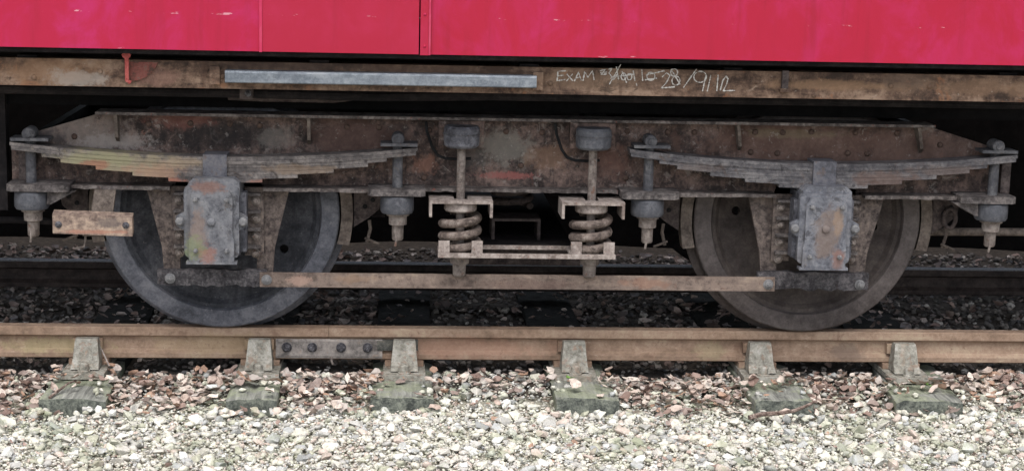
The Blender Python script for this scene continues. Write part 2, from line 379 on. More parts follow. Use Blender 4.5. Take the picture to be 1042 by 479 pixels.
def coach_red(name, base, fade, seed, deep):
    k = NT(name)
    P = k.scaled(k.pos(), (1, 1, 1), (seed, 0, 0))
    n = k.noise(k.scaled(P, (1, 1, .8)), 5.0, 8, .66, .5)
    fin = k.noise(P, 60, 5, .7)
    st = k.noise(k.scaled(P, (16, 16, 1.2)), 1, 5, .6)
    c = k.mix(k.math('MULTIPLY', k.step(n, .44, .70), .7), base, fade)
    c = k.mix(k.math('MULTIPLY', k.step(st, .50, .72), .55), c, deep)
    c = k.mix(k.math('MULTIPLY', k.step(fin, .58, .75), .2), c, fade)
    xyz = k.n('ShaderNodeSeparateXYZ')
    k.put(xyz.inputs[0], k.pos())
    # chipped line of old lining along the panel, and chips along the bottom edge
    for zc, hw, sc, thr, amt in ((1.446, .006, 44, .62, .42), (1.300, .006, 30, .65, .3), (1.37, .07, 50, .75, .4), (1.45, .1, 38, .76, .4)):
        d = k.math('SUBTRACT', 1.0, k.math('DIVIDE', k.math('ABSOLUTE', k.math('SUBTRACT', xyz.outputs['Z'], zc)), hw))
        cn = k.noise(k.scaled(k.pos(), (.35, 1, 1.3), (zc*17, 0, 3)), sc, 4, .65)
        m = k.math('MULTIPLY', k.step(d, 0, .5), k.step(cn, thr, thr + .05))
        c = k.mix(k.math('MULTIPLY', m, amt), c, BR(214, 184, 190))
    k.put(k.b.inputs['Base Color'], c)
    k.put(k.b.inputs['Roughness'], k.math('ADD', .40, k.math('MULTIPLY', n, .3)))
    k.b.inputs['Specular IOR Level'].default_value = .3
    big = k.noise(k.scaled(P, (1, 1, .5)), 1.6, 2, .5)
    k.bump(k.math('ADD', k.math('MULTIPLY', big, 6), k.math('MULTIPLY', fin, .25)), .12, .008)
    return k.m
M['red_a'] = coach_red('coach_red_pinkish', BR(152, 10, 50), BR(162, 30, 88), 0, BR(136, 8, 40))
M['red_b'] = coach_red('coach_red_orange', BR(148, 14, 46), BR(154, 24, 60), 5, BR(134, 10, 38))
M['red_c'] = coach_red('coach_red_crimson', BR(150, 9, 44), BR(160, 26, 78), 11, BR(134, 8, 36))
M['red_pale'] = coach_red('coach_red_bead', BR(166, 36, 72), BR(180, 80, 104), 3, BR(150, 26, 56))
M['roof'] = metal('roof_grey', [(.3, BR(80, 80, 80)), (.7, BR(110, 110, 108))], 4, 40, .8, .2)
M['wall'] = metal('near_black_wall', [(.3, BR(18, 17, 17)), (.5, BR(28, 26, 26)), (.7, BR(42, 39, 38))], 3, 40, .95, .6, dark=.3)  # near-black tone so the added wall keeps the background dark

# ---------------------------------------------------------------- mesh helpers
WORLD = {}     # world position of every object made here

def finish(name, bm, m, parent=None, smooth=35, origin=None):
    """link one bmesh (in world coordinates) as ONE mesh object with its origin at its own centre"""
    bmesh.ops.recalc_face_normals(bm, faces=bm.faces)
    vs = np.array([v.co[:] for v in bm.verts])
    o_ = Vector(origin) if origin is not None else Vector(((vs.min(0) + vs.max(0))/2).tolist())
    bmesh.ops.translate(bm, verts=bm.verts, vec=-o_)
    me = bpy.data.meshes.new(name)
    bm.to_mesh(me)
    bm.free()
    me.materials.append(M[m] if isinstance(m, str) else m)
    if smooth:
        me.shade_smooth()
        me.set_sharp_from_angle(angle=R(smooth))
    return place(name, me, o_, parent)

def place(name, me, loc, parent=None, rot=None, scale=None):
    o = bpy.data.objects.new(name, me)
    col.objects.link(o)
    loc = Vector(loc)
    WORLD[o.name] = loc
    if parent:
        o.parent = parent
        o.location = loc - WORLD[parent.name]
    else:
        o.location = loc
    if rot:
        o.rotation_euler = rot
    if scale:
        o.scale = scale
    return o

def thing(name, loc, label, cat, group=None):
    o = place(name, None, loc)
    return tag(o, label, cat, group)

def tag(o, label, cat, group=None):
    o['label'] = label
    o['category'] = cat
    if group:
        o['group'] = group
    return o

def bevel(bm, w, seg=2, ang=30):
    es = [e for e in bm.edges if len(e.link_faces) == 2 and e.calc_face_angle(0) > R(ang)]
    bmesh.ops.bevel(bm, geom=es, offset=w, segments=seg, profile=.6, affect='EDGES', clamp_overlap=True)

def box(bm, x0, x1, y0, y1, z0, z1):
    v = [bm.verts.new((x, y, z)) for x in (x0, x1) for y in (y0, y1) for z in (z0, z1)]
    for f in ((0, 1, 3, 2), (4, 6, 7, 5), (0, 4, 5, 1), (2, 3, 7, 6), (0, 2, 6, 4), (1, 5, 7, 3)):
        bm.faces.new([v[i] for i in f])
    return bm

def bx(x0, x1, y0, y1, z0, z1, b=.003):
    bm = box(bmesh.new(), x0, x1, y0, y1, z0, z1)
    if b:
        bevel(bm, b)
    return bm

def prism_y(bm, poly, y0, y1):
    """polygon in (x, z), extruded along y"""
    a = [bm.verts.new((x, y0, z)) for x, z in poly]
    b = [bm.verts.new((x, y1, z)) for x, z in poly]
    bm.faces.new(a)
    bm.faces.new(b[::-1])
    for i in range(len(poly)):
        j = (i + 1) % len(poly)
        bm.faces.new((a[i], b[i], b[j], a[j]))
    return bm

def prism_x(bm, poly, x0, x1):
    """polygon in (y, z), extruded along x"""
    a = [bm.verts.new((x0, y, z)) for y, z in poly]
    b = [bm.verts.new((x1, y, z)) for y, z in poly]
    bm.faces.new(a)
    bm.faces.new(b[::-1])
    for i in range(len(poly)):
        j = (i + 1) % len(poly)
        bm.faces.new((a[i], b[i], b[j], a[j]))
    return bm

def lathe(bm, prof, c, axis='Z', seg=28, closed=False):
    """prof: (radius, height) pairs turned about an axis through c"""
    c = Vector(c)
    rings = []
    for r, h in prof:
        ring = []
        for i in range(seg):
            a = 2*math.pi*i/seg
            p = (r*math.cos(a), r*math.sin(a), h) if axis == 'Z' else (r*math.cos(a), h, r*math.sin(a)) if axis == 'Y' else (h, r*math.cos(a), r*math.sin(a))
            ring.append(bm.verts.new(c + Vector(p)))
        rings.append(ring)
    n = len(rings)
    for k in range(n if closed else n - 1):
        A, B = rings[k], rings[(k + 1) % n]
        for i in range(seg):
            j = (i + 1) % seg
            bm.faces.new((A[i], A[j], B[j], B[i]))
    if not closed:
        bm.faces.new(rings[0])
        bm.faces.new(rings[-1])
    return bm

def tube(bm, pts, r, seg=8, r1=None):
    pts = [Vector(p) for p in pts]
    prev = None
    n = len(pts)
    rings = []
    ref = None
    for i, p in enumerate(pts):
        t = (pts[min(i + 1, n - 1)] - pts[max(i - 1, 0)]).normalized()
        if ref is None:
            ref = t.orthogonal().normalized()
        ref = (ref - t*ref.dot(t)).normalized()
        q = t.cross(ref)
        rr = r if r1 is None else r + (r1 - r)*i/(n - 1)
        rings.append([bm.verts.new(p + ref*rr*math.cos(2*math.pi*k/seg) + q*rr*math.sin(2*math.pi*k/seg)) for k in range(seg)])
    for A, B in zip(rings, rings[1:]):
        for i in range(seg):
            j = (i + 1) % seg
            bm.faces.new((A[i], A[j], B[j], B[i]))
    bm.faces.new(rings[0])
    bm.faces.new(rings[-1])
    return bm

def mesh_of(bm, m, smooth=35):
    bmesh.ops.recalc_face_normals(bm, faces=bm.faces)
    me = bpy.data.meshes.new('piece')
    bm.to_mesh(me)
    bm.free()
    me.materials.append(M[m])
    me.shade_smooth()
    me.set_sharp_from_angle(angle=R(smooth))
    return me

def hexbolt(m, r=.014, h=.012, washer=True):
    """a bolt head facing the viewer (axis -y), its back on y = 0"""
    bm = bmesh.new()
    if washer:
        lathe(bm, [(r*1.45, 0), (r*1.45, -.003), (r*1.3, -.004)], (0, 0, 0), 'Y', 14)
    lathe(bm, [(r, -.003), (r, -h), (r*.8, -h - .002)], (0, 0, 0), 'Y', 6)
    lathe(bm, [(r*.5, -h), (r*.5, -h - .008), (r*.35, -h - .01)], (0, 0, 0), 'Y', 8)
    return mesh_of(bm, m)

def dome(m, r=.012, h=.008):
    bm = bmesh.new()
    lathe(bm, [(r, 0), (r*.95, -h*.4), (r*.7, -h*.8), (r*.3, -h)], (0, 0, 0), 'Y', 10)
    return mesh_of(bm, m, 60)

# ---------------------------------------------------------------- ground
def ground_z(x, y):
    if y < -.5:
        z = -.272 - .004*min(1, (-.5 - y)/1.0)
    elif y < -.12:
        t = (y + .5)/.38
        z = -.272 + .056*t
    elif y < .15:
        z = -.222
    elif y < 1.35:
        z = -.225
    else:
        z = -.225 + .02*min(1, (y - 1.35)/.8)
    return z + .010*math.sin(x*2.3 + y*1.7) + .008*math.sin(x*5.1 - y*3.3 + 1)

bm = bmesh.new()
xs = [-400, -60, -12, -4] + [-2.2 + .08*i for i in range(98)] + [8, 15, 60, 400]
ys = [-400, -60, -15, -8, -5, -3] + [-2.5 + .08*i for i in range(70)] + [6, 12, 60, 400]
grid = [[bm.verts.new((x, y, ground_z(x, y) - .012 + (random.uniform(-.006, .006) if -2.6 < y < 3 else -.01))) for x in xs] for y in ys]
for a, b in zip(grid, grid[1:]):
    for i in range(len(xs) - 1):
        bm.faces.new((a[i], a[i + 1], b[i + 1], b[i]))
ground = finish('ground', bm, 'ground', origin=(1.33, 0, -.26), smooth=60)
ground['kind'] = 'structure'
ground['label'] = 'pale stony ballast ground along the track'

# ---------------------------------------------------------------- sleepers
SL = [(-.60, .275, -.01), (.165, .225, .0), (.82, .275, .012), (1.62, .275, -.008), (2.50, .27, .01), (3.20, .30, .10)]
SLN = ['mossy sleeper under the chair left of the left wheel', 'narrow mossy sleeper under the chair at the left end of the fishplate',
       'split grey-green sleeper under the chair at the right end of the fishplate', 'mossy sleeper under the chair below the coil springs',
       'green mossy sleeper beside the curved twig, under the right wheel', 'dark mossy sleeper under the rightmost chair in view']
def make_sleeper(x, wd, sk, i):
    bm = bmesh.new()
    nx, ny = 9, 46
    y0, y1 = -.50 + random.uniform(-.02, .015), 2.06
    top, bot = [], []
    ph = random.random()*9
    dz, tilt, rise = random.uniform(-.008, .004), random.uniform(-.05, .05), random.uniform(-.02, .02)
    for j in range(ny):
        y = y0 + (y1 - y0)*j/(ny - 1)
        ra, rb = [], []
        for k in range(nx):
            u = k/(nx - 1) - .5
            edge = .010*(abs(u)*2)**6 + (.003 if j == 0 else 0)
            crack = .012 if (abs(u - .06 - .02*math.sin(y*7 + ph)) < .045 and y < -.2 + .2*math.sin(ph)) else 0
            z = -.198 + (dz + tilt*u*wd + rise*(-.2 - y) if y < -.2 else 0) - edge - crack + random.uniform(-.004, .004)
            xx = x + u*wd*(1 + .03*math.sin(y*5 + ph)) + sk*(y - .0) + random.uniform(-.002, .002)
            jy = random.uniform(-.006, .006) + (.006*math.sin(u*19 + ph) if j == 0 else 0)
            ra.append(bm.verts.new((xx, y + jy, z)))
            rb.append(bm.verts.new((xx, y + jy, -.335)))
        top.append(ra)
        bot.append(rb)
    for a, b in zip(top, top[1:]):
        for k in range(nx - 1):
            bm.faces.new((a[k], a[k + 1], b[k + 1], b[k]))
    for rows in (0, -1):
        for k in range(nx - 1):
            bm.faces.new((top[rows][k], top[rows][k + 1], bot[rows][k + 1], bot[rows][k]))
    for k in (0, -1):
        for j in range(ny - 1):
            bm.faces.new((top[j][k], top[j + 1][k], bot[j + 1][k], bot[j][k]))
    o = finish('railway_sleeper', bm, 'sleeper', smooth=30)
    o.data.materials.append(M['endgrain'])
    o.data.materials.append(M['shadewood'])
    yo = WORLD[o.name].y
    for p in o.data.polygons:
        if p.center.y + yo < -.47 and abs(p.normal.y) > .7:
            p.material_index = 1
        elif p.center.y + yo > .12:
            p.material_index = 2  # between the rails: wood coloured darker for the shade there
    tag(o, SLN[i], 'sleeper', 'sleepers under the track')
for i, (x, wd, sk) in enumerate(SL):
    make_sleeper(x, wd, sk, i)

# ---------------------------------------------------------------- rails
def rail_prof(yc):
    h = [(.030, 0), (.0345, -.004), (.035, -.037), (.032, -.0415), (.0125, -.049), (.010, -.058), (.0095, -.085), (.0115, -.104), (.030, -.1175), (.0345, -.121), (.0345, -.141), (.030, -.145)]
    return [(yc - a, z) for a, z in h] + [(yc + a, z) for a, z in reversed(h)]
def rail(x0, x1, yc, m, label):
    bm = prism_x(bmesh.new(), rail_prof(yc), x0, x1)
    o = finish('rail', bm, m, smooth=18)
    return tag(o, label, 'rail', 'rails')
rail(-9, .479, 0, 'rail', 'rusty near rail left of the bolted fishplate joint')
rail(.481, 14, 0, 'rail', 'rusty near rail right of the bolted fishplate joint')
fr = rail(-9, 14, 1.505, 'farrail', 'dark far rail with a bright worn top, behind the wheels')
fr.data.materials.append(M['polished'])
for p in fr.data.polygons:
    if p.normal.z > .6 and p.center.z > .06:
        p.material_index = 1

# ---------------------------------------------------------------- chairs (near and far) and fishplate
CH = [-.60, .17, .825, 1.602, 2.466, 3.147]
CHN = ['leftmost cast iron rail chair in view, on the near rail', 'cast iron rail chair at the left end of the fishplate',
       'cast iron rail chair just right of the fishplate, with a dark wooden key', 'cast iron rail chair on the near rail below the right coil spring',
       'cast iron rail chair on the near rail under the left part of the right wheel', 'rightmost cast iron rail chair on the near rail']
bolt_chair = None
def chair(x, i, yc=0.0, side=-1, far=False):
    """side -1: the tall outer jaw faces the viewer"""
    s = side
    Y = lambda v: yc + s*v
    root = thing('rail_chair', (x, yc, -.2), CHN[i] if not far else 'dark cast iron chair of the far rail at the right, beyond the right wheel', 'rail chair', 'chairs holding the rails')
    m = 'chair' if not far else 'dark'
    bm = box(bmesh.new(), x - .095, x + .095, min(Y(-.17), Y(.215)), max(Y(-.17), Y(.215)), -.197, -.172)
    bevel(bm, .010, 3)
    finish('base', bm, m, root)
    # outer jaw: tapered rib leaning on the key
    bm = bmesh.new()
    prof = [(.046, -.166), (.046, -.046), (.060, -.040), (.090, -.042), (.104, -.056), (.120, -.130), (.165, -.166)]
    poly = [(Y(a), z) for a, z in prof]
    prism_x(bm, poly, -1, 1)
    for v in bm.verts:
        t = (v.co.z + .166)/.125
        v.co.x = x + v.co.x*(.062 - .013*t)
    bevel(bm, .006, 2)
    finish('jaw', bm, m, root)
    bm = bmesh.new()
    prism_x(bm, [(Y(-a), z) for a, z in [(.038, -.166), (.038, -.118), (.016, -.098), (.016, -.060), (.045, -.060), (.075, -.166)]], x - .05, x + .05)
    bevel(bm, .004)
    finish('jaw', bm, m, root)
    bm = bmesh.new()
    prism_x(bm, [(Y(a), z) for a, z in [(.012, -.054), (.044, -.056), (.044, -.100), (.014, -.100)]], x - (.125 if i == 2 and not far else .070), x + .062)
    bevel(bm, .004)
    finish('key', bm, 'key' if i == 2 or far else 'rail', root)
    finish('seat', bx(x - .088, x + .088, yc - .052, yc + .052, -.171, -.1465, .004), 'rail' if not far else 'dark', root)
    for dx, rr in ((.0, .022),):
        bm = lathe(bmesh.new(), [(rr*1.3, 0), (rr*1.3, .006), (rr, .008), (rr, .036), (rr*.7, .044)], (x + dx, Y(.176), -.172), 'Z', 12)
        finish('screw', bm, m, root)
for i, x in enumerate(CH):
    chair(x, i)
chair(3.30, 5, 1.505, -1, True)

fp = thing('fishplate', (.48, -.03, -.09), 'grey steel fishplate with four bolts joining the two near rails', 'fishplate')
bm = bmesh.new()
prism_x(bm, [(-.016, -.056), (-.030, -.051), (-.040, -.060), (-.038, -.100), (-.044, -.112), (-.052, -.124), (-.050, -.136), (-.037, -.128), (-.014, -.106)], .24, .725)
bevel(bm, .002, 1)
finish('plate', bm, 'fish', fp)
bm = bmesh.new()
lathe(bm, [(.023, 0), (.023, -.004), (.019, -.005)], (0, 0, 0), 'Y', 16)
lathe(bm, [(.019, -.004), (.019, -.018), (.015, -.022)], (0, 0, 0), 'Y', 6)
lathe(bm, [(.011, -.018), (.011, -.034), (.009, -.036)], (0, 0, 0), 'Y', 10)
fb = mesh_of(bm, 'bolt')
for x in (.290, .405, .537, .657):
    place('bolt', fb, (x, -.0385, -.088), fp, rot=(0, random.random(), 0))
bm = bmesh.new()
tube(bm, [(.49, -.05, -.125), (.495, -.055, -.15), (.50, -.052, -.165)], .005, 8)
finish('bond_wire', bm, 'rod', fp)

# ---------------------------------------------------------------- coach
coach = thing('railway_coach', (1.33, .7525, 1.1), 'crimson red railway coach body with rusty solebar above the bogie', 'railway coach')
CX0, CX1 = -14.0, 15.0
YB = -.60
def panel(x0, x1, m, y0=YB, y1=YB + .03, z0=1.296, z1=3.3, parts=True):
    bm = bmesh.new()
    box(bm, x0, x1, y0, y1, z0, z1)
    bevel(bm, .004, 2)
    return finish('body_panel', bm, m, coach)
panel(CX0, .216, 'red_a')
panel(.2175, .862, 'red_b', YB - .003)
finish('panel_bead', bx(.211, .222, YB - .007, YB + .02, 1.294, 3.3, .003), 'red_pale', coach)
panel(.908, 3.9, 'red_c', YB + .002)
finish('panel_bead', bx(.903, .9105, YB - .009, YB + .02, 1.294, 3.3, .002), 'red_pale', coach)
panel(3.907, CX1, 'red_a')
bm = bx(.868, .9025, YB - .006, YB + .02, 1.293, 3.3, .003)
finish('cover_strip', bm, 'red_b', coach)
riv = dome('red_c', .006, .004)
for k in range(14):
    place('screw', riv, (.886, YB - .006, 1.33 + k*.13), coach)
bm = bmesh.new()   # bottom lip under the panels
box(bm, CX0, CX1, YB + .032, YB + .075, 1.275, 1.315)
finish('sill', bm, 'dark', coach)
bm = bmesh.new()
box(bm, CX0, CX1, 2.08, 2.105, 1.296, 3.3)
finish('body_panel', bm, 'red_c', coach)
bm = bmesh.new()
arc = [(2.105 - 2.705*t, 3.3 + .55*math.sin(math.pi*t)**.8) for t in [i/16 for i in range(17)]]
prism_x(bm, arc, CX0, CX1)
finish('roof', bm, 'roof', coach)
for xe in (CX0, CX1 - .03):
    finish('end_wall', bx(xe, xe + .03, YB + .04, 2.07, 1.32, 3.29, 0), 'red_a', coach)
finish('floor', bx(CX0, CX1, -.46, 1.97, 1.262, 1.30, 0), 'dark', coach)
# solebar: a channel with its flanges pointing in
bm = bmesh.new()
prism_x(bm, [(-.50, 1.244), (-.50, 1.131), (-.40, 1.131), (-.40, 1.142), (-.486, 1.145), (-.486, 1.232), (-.40, 1.235), (-.40, 1.244)], CX0, CX1)
bevel(bm, .004, 2, 60)
solebar = finish('solebar', bm, 'solebar', coach)
finish('solebar', bx(CX0, CX1, 1.95, 2.0, 1.131, 1.258, 0), 'dark', coach)
for x in (-1.6, -.75, .45, 1.33, 2.2, 3.4, 4.6):
    finish('cross_bearer', bx(x - .04, x + .04, -.48, 1.94, 1.16, 1.255, .004), 'dark', coach)
for y in (.35, 1.15):
    finish('longitudinal', bx(CX0, CX1, y - .05, y + .05, 1.14, 1.255, .004), 'dark', coach)

finish('added_gap_beam', bx(CX0, 9, -.125, -.085, 1.012, 1.128, .004), 'black', coach)  # added black beam: hides the wheel tops, darkens the gap under the solebar
# galvanised trunking bolted along the solebar
bm = bmesh.new()
prism_x(bm, [(-.504, 1.161), (-.552, 1.161), (-.556, 1.165), (-.556, 1.203), (-.550, 1.211), (-.504, 1.213)], .066, 1.357)
bevel(bm, .002, 1)
tr = finish('trunking', bm, 'trunking', coach)
for x in (.03, 1.375):
    finish('end_bracket', bx(x - .03, x + .012, -.525, -.502, 1.150, 1.225, .004), 'solebar', tr)
# little strap bracket on the solebar and rivets
br = finish('strap_bracket', bx(2.405, 2.432, -.522, -.502, 1.168, 1.250, .004), 'hangerplate', coach)
bm = bx(2.398, 2.442, -.528, -.502, 1.160, 1.174, .003)
finish('bracket_foot', bm, 'solebar', br)
rv = dome('solebar', .011, .007)
for x in (-.72, -.45, .02, .05, 1.42, 2.30, 2.55, 2.88, 3.05, 3.31):
    place('rivet', rv, (x, -.501, 1.17 + .03*math.sin(x*9)), solebar)
# red release lever
lv = finish('release_lever', tube(bmesh.new(), [(-.337, -.53, 1.27), (-.336, -.528, 1.23), (-.337, -.525, 1.19), (-.337, -.523, 1.16), (-.325, -.518, 1.152)], .009, 8), 'redlever', coach)
bm = prism_y(bmesh.new(), [(-.337, 1.285), (-.318, 1.268), (-.322, 1.258), (-.337, 1.246), (-.352, 1.258), (-.356, 1.268)], -.540, -.524)
bevel(bm, .003)
finish('knob', bm, 'redlever', lv)
pts = [(-.328, 1.236)] + [(-.328 + .118*math.cos(a), 1.262 - .105*math.sin(a)) for a in [R(14) + R(76)*i/10 for i in range(11)]]
bm = prism_y(bmesh.new(), pts, -.508, -.5015)
finish('quadrant', bm, 'redquad', lv)
# brown bits hanging below the solebar
finish('air_pipe', tube(bmesh.new(), [(-3, -.30, 1.10), (.1, -.30, 1.095), (.7, -.30, 1.09), (1.2, -.28, 1.10), (3.5, -.28, 1.10), (9, -.28, 1.10)], .022, 10), 'dark', coach)
finish('drain_tube', tube(bmesh.new(), [(.05, -.22, 1.09), (.2, -.22, 1.085), (.5, -.22, 1.085), (.62, -.22, 1.10), (.70, -.22, 1.13)], .036, 14), 'hangerplate', coach)
ck = finish('pipe_clip', bx(.11, .165, -.37, -.30, 1.075, 1.128, .006), 'hangerplate', coach)
place('bolt', hexbolt('bolt', .010, .008), (.145, -.371, 1.10), ck)
# step bracket dropping from the underframe at the far left
bm = bx(-.985, -.915, -.16, -.10, .55, 1.131, .006)
finish('step_bracket', bm, 'dark', coach)

# chalk inspection note: hand-drawn strokes as thin ribbons of chalk on the solebar
def cx(u, v):
    px, py = 520 + u/3.685, v/3.685
    return (1.443 + (px - 566)*.00421, 1.231 - (py - 72)*.00416 + (px - 566)*.0242*.00416)
def circ(u, v, r, ry=None, a0=0, a1=360, n=14):
    ry = ry or r
    return [(u + r*math.cos(R(a0 + (a1 - a0)*i/n)), v + ry*math.sin(R(a0 + (a1 - a0)*i/n))) for i in range(n + 1)]
glyphs = [
    [[(205, 266), (176, 268), (174, 303), (204, 299)], [(175, 285), (197, 283)]],
    [[(209, 278), (232, 304)], [(231, 278), (208, 305)]],
    [[(238, 305), (252, 272), (264, 303)], [(242, 293), (261, 290)]],
    [[(270, 304), (275, 270), (288, 291), (304, 266), (311, 301)]],
    [[(331, 268), (352, 262), (336, 282), (357, 279)], [(333, 275), (358, 272)]],
    [[(362, 262), (376, 258), (366, 276), (384, 300), (397, 281), (372, 296)], [(368, 318), (408, 244)], [(392, 252), (402, 300)]],
    [circ(420, 289, 9, 13), [(413, 268), (432, 312)], circ(442, 290, 9, 12), [(455, 266), (463, 305)], [(385, 290), (462, 280)], [(471, 324), (468, 314)]],
    [[(487, 262), (492, 306)], circ(522, 289, 15, 15), [(503, 284), (572, 268)], [(500, 302), (545, 296)]],
    [[(564, 292), (580, 276), (593, 286), (580, 314), (563, 333), (612, 329)]],
    [circ(608, 275, 13, 14), circ(616, 306, 15, 17), [(596, 262), (632, 320)]],
    [[(645, 332), (692, 262)]],
    [circ(706, 292, 24, 21, -20, 340), [(728, 284), (722, 318), (717, 346)]],
    [[(735, 347), (746, 286)]], [[(771, 346), (773, 284)]],
    [[(783, 344), (792, 306), (803, 290), (811, 300), (806, 322), (795, 345), (839, 344)]],
]
GN = ['E', 'x', 'A', 'M', 'scribbled out figure', 'crossed out figure', 'crossed out figures', 'struck figure', '2', '8 overwritten', 'slash', '9', 'slash', '1', '2 written like n']
for gl, gn in zip(glyphs, GN):
    bm = bmesh.new()
    for st in gl:
        P2 = []
        for a, b in zip(st, st[1:]):
            n = max(2, int(math.hypot(b[0] - a[0], b[1] - a[1])/4))
            P2 += [(a[0] + (b[0] - a[0])*i/n, a[1] + (b[1] - a[1])*i/n) for i in range(n)]
        P2.append(st[-1])
        rows = []
        for i, q in enumerate(P2):
            a, b = cx(*P2[max(i - 1, 0)]), cx(*P2[min(i + 1, len(P2) - 1)])
            t = Vector((b[0] - a[0], b[1] - a[1]))
            t = t.normalized() if t.length > 1e-9 else Vector((1, 0))
            nrm = Vector((-t.y, t.x))
            c = Vector(cx(*q))
            hw = .0031*random.uniform(.3, 1.15)
            e1, e2 = c + nrm*hw, c - nrm*hw
            rows.append((bm.verts.new((e1.x, -.5022, e1.y)), bm.verts.new((c.x, -.5030, c.y)), bm.verts.new((e2.x, -.5022, e2.y))))
        for A, B in zip(rows, rows[1:]):
            bm.faces.new((A[0], A[1], B[1], B[0]))
            bm.faces.new((A[1], A[2], B[2], B[1]))
    ch = finish('chalk_mark', bm, 'chalk', solebar, smooth=0)
    ch['label'] = 'white chalk ' + gn + ' in the inspection note on the solebar'

# ---------------------------------------------------------------- bogie
WB = 2.663
MIDX = WB/2
YW = -.17          # side frame web
bogie = thing('bogie', (MIDX, .7525, 0), 'rusty four-wheeled bogie with leaf and coil springs under the red coach', 'bogie')

def frame_poly():
    L = [(-.89, .655), (-.89, .86), (-.80, .893), (-.50, .985), (WB + .49, .985), (WB + .80, .893), (WB + .89, .86), (WB + .89, .655)]
    return L + [(WB + .19, .668), (WB + .15, .80), (WB - .15, .80), (WB - .19, .668), (.19, .668), (.15, .80), (-.15, .80), (-.19, .668)]
bm = prism_y(bmesh.new(), frame_poly(), YW, YW + .02)
bmesh.ops.triangulate(bm, faces=[f for f in bm.faces if len(f.verts) > 4])
frame = finish('side_frame', bm, 'frame', bogie, smooth=30)
# top flange with its bent ends, bottom flanges
def strip(pts, y0, y1, th):
    """a flat bar following (x, z) points, its width from y0 to y1"""
    bm = bmesh.new()
    up_ = [(x, z + th) for x, z in pts]
    prism_y(bm, pts + up_[::-1], y0, y1)
    bevel(bm, .002, 1)
    return bm
finish('flange', strip([(-.515, .986), (WB + .505, .986)], YW - .085, YW + .06, .012), 'flange', frame)
def rough_flange(x0, x1, z, yw):
    bm = bmesh.new()
    n = max(4, int((x1 - x0)/.03))
    T, B = [], []
    for i in range(n + 1):
        x = x0 + (x1 - x0)*i/n
        yo = YW - yw + random.uniform(-.005, .008)
        T.append((bm.verts.new((x, yo, z)), bm.verts.new((x, YW + .03, z))))
        B.append((bm.verts.new((x, yo, z - .013 - random.uniform(0, .004))), bm.verts.new((x, YW + .03, z - .013))))
    for i in range(n):
        bm.faces.new((T[i][0], T[i + 1][0], T[i + 1][1], T[i][1]))
        bm.faces.new((B[i][0], B[i][1], B[i + 1][1], B[i + 1][0]))
        bm.faces.new((T[i][0], B[i][0], B[i + 1][0], T[i + 1][0]))
    for i in (0, n):
        bm.faces.new((T[i][0], T[i][1], B[i][1], B[i][0]))
    return bm
for x0, x1 in ((-.62, -.20), (.20, .655), (WB - .655, WB - .20), (WB + .20, WB + .62)):
    finish('flange', rough_flange(x0, x1, .680, .10), 'flange', frame)
finish('flange', rough_flange(.905, WB - .905, .685, .075), 'flange', frame)
for x, lean in ((-.432, 0), (.396, 0), (2.285, .02), (3.10, .03)):
    bm = bmesh.new()
    poly = [(YW - .001, .984), (YW - .070, .984), (YW - .060, .93), (YW - .045, .885), (YW - .001, .862)]
    prism_x(bm, poly, x - .007, x + .007)
    for v in bm.verts:
        v.co.x += lean*(.985 - v.co.z)/.12
    finish('gusset', bm, 'shoe', frame)
rvm = dome('rivet', .0135, .010)
RV = [(2.375, .945), (2.50, .945), (2.63, .95), (2.83, .95), (2.36, .855), (2.48, .852), (2.80, .858), (2.89, .856), (3.02, .95), (.05, .945), (-.12, .945), (-.3, .94), (.18, .94),
      (-.62, .88), (-.68, .80), (.56, .94), (.70, .94), (.92, .93), (1.26, .93), (1.42, .93), (1.80, .94), (1.98, .94), (2.1, .94), (3.22, .90), (1.33, .78), (.9, .72), (1.8, .73)]
for x, z in RV:
    place('rivet', rvm, (x, YW - .0005, z), frame)

# far side frame and the cross members
bm = prism_y(bmesh.new(), frame_poly(), 1.655, 1.675)
bmesh.ops.triangulate(bm, faces=[f for f in bm.faces if len(f.verts) > 4])
finish('side_frame', bm, 'dark', bogie, smooth=30)
for x in (.93, 1.73):
    finish('transom', bx(x - .055, x + .055, YW + .022, 1.653, .70, .94, .006), 'dark', bogie)
finish('bolster', bx(1.06, 1.60, -.02, 1.52, .80, 1.08, .02), 'dark', bogie)
for x in (-.86, WB + .86):
    finish('headstock', bx(x - .02, x + .02, YW + .022, 1.653, .70, .84, .004), 'dark', bogie)

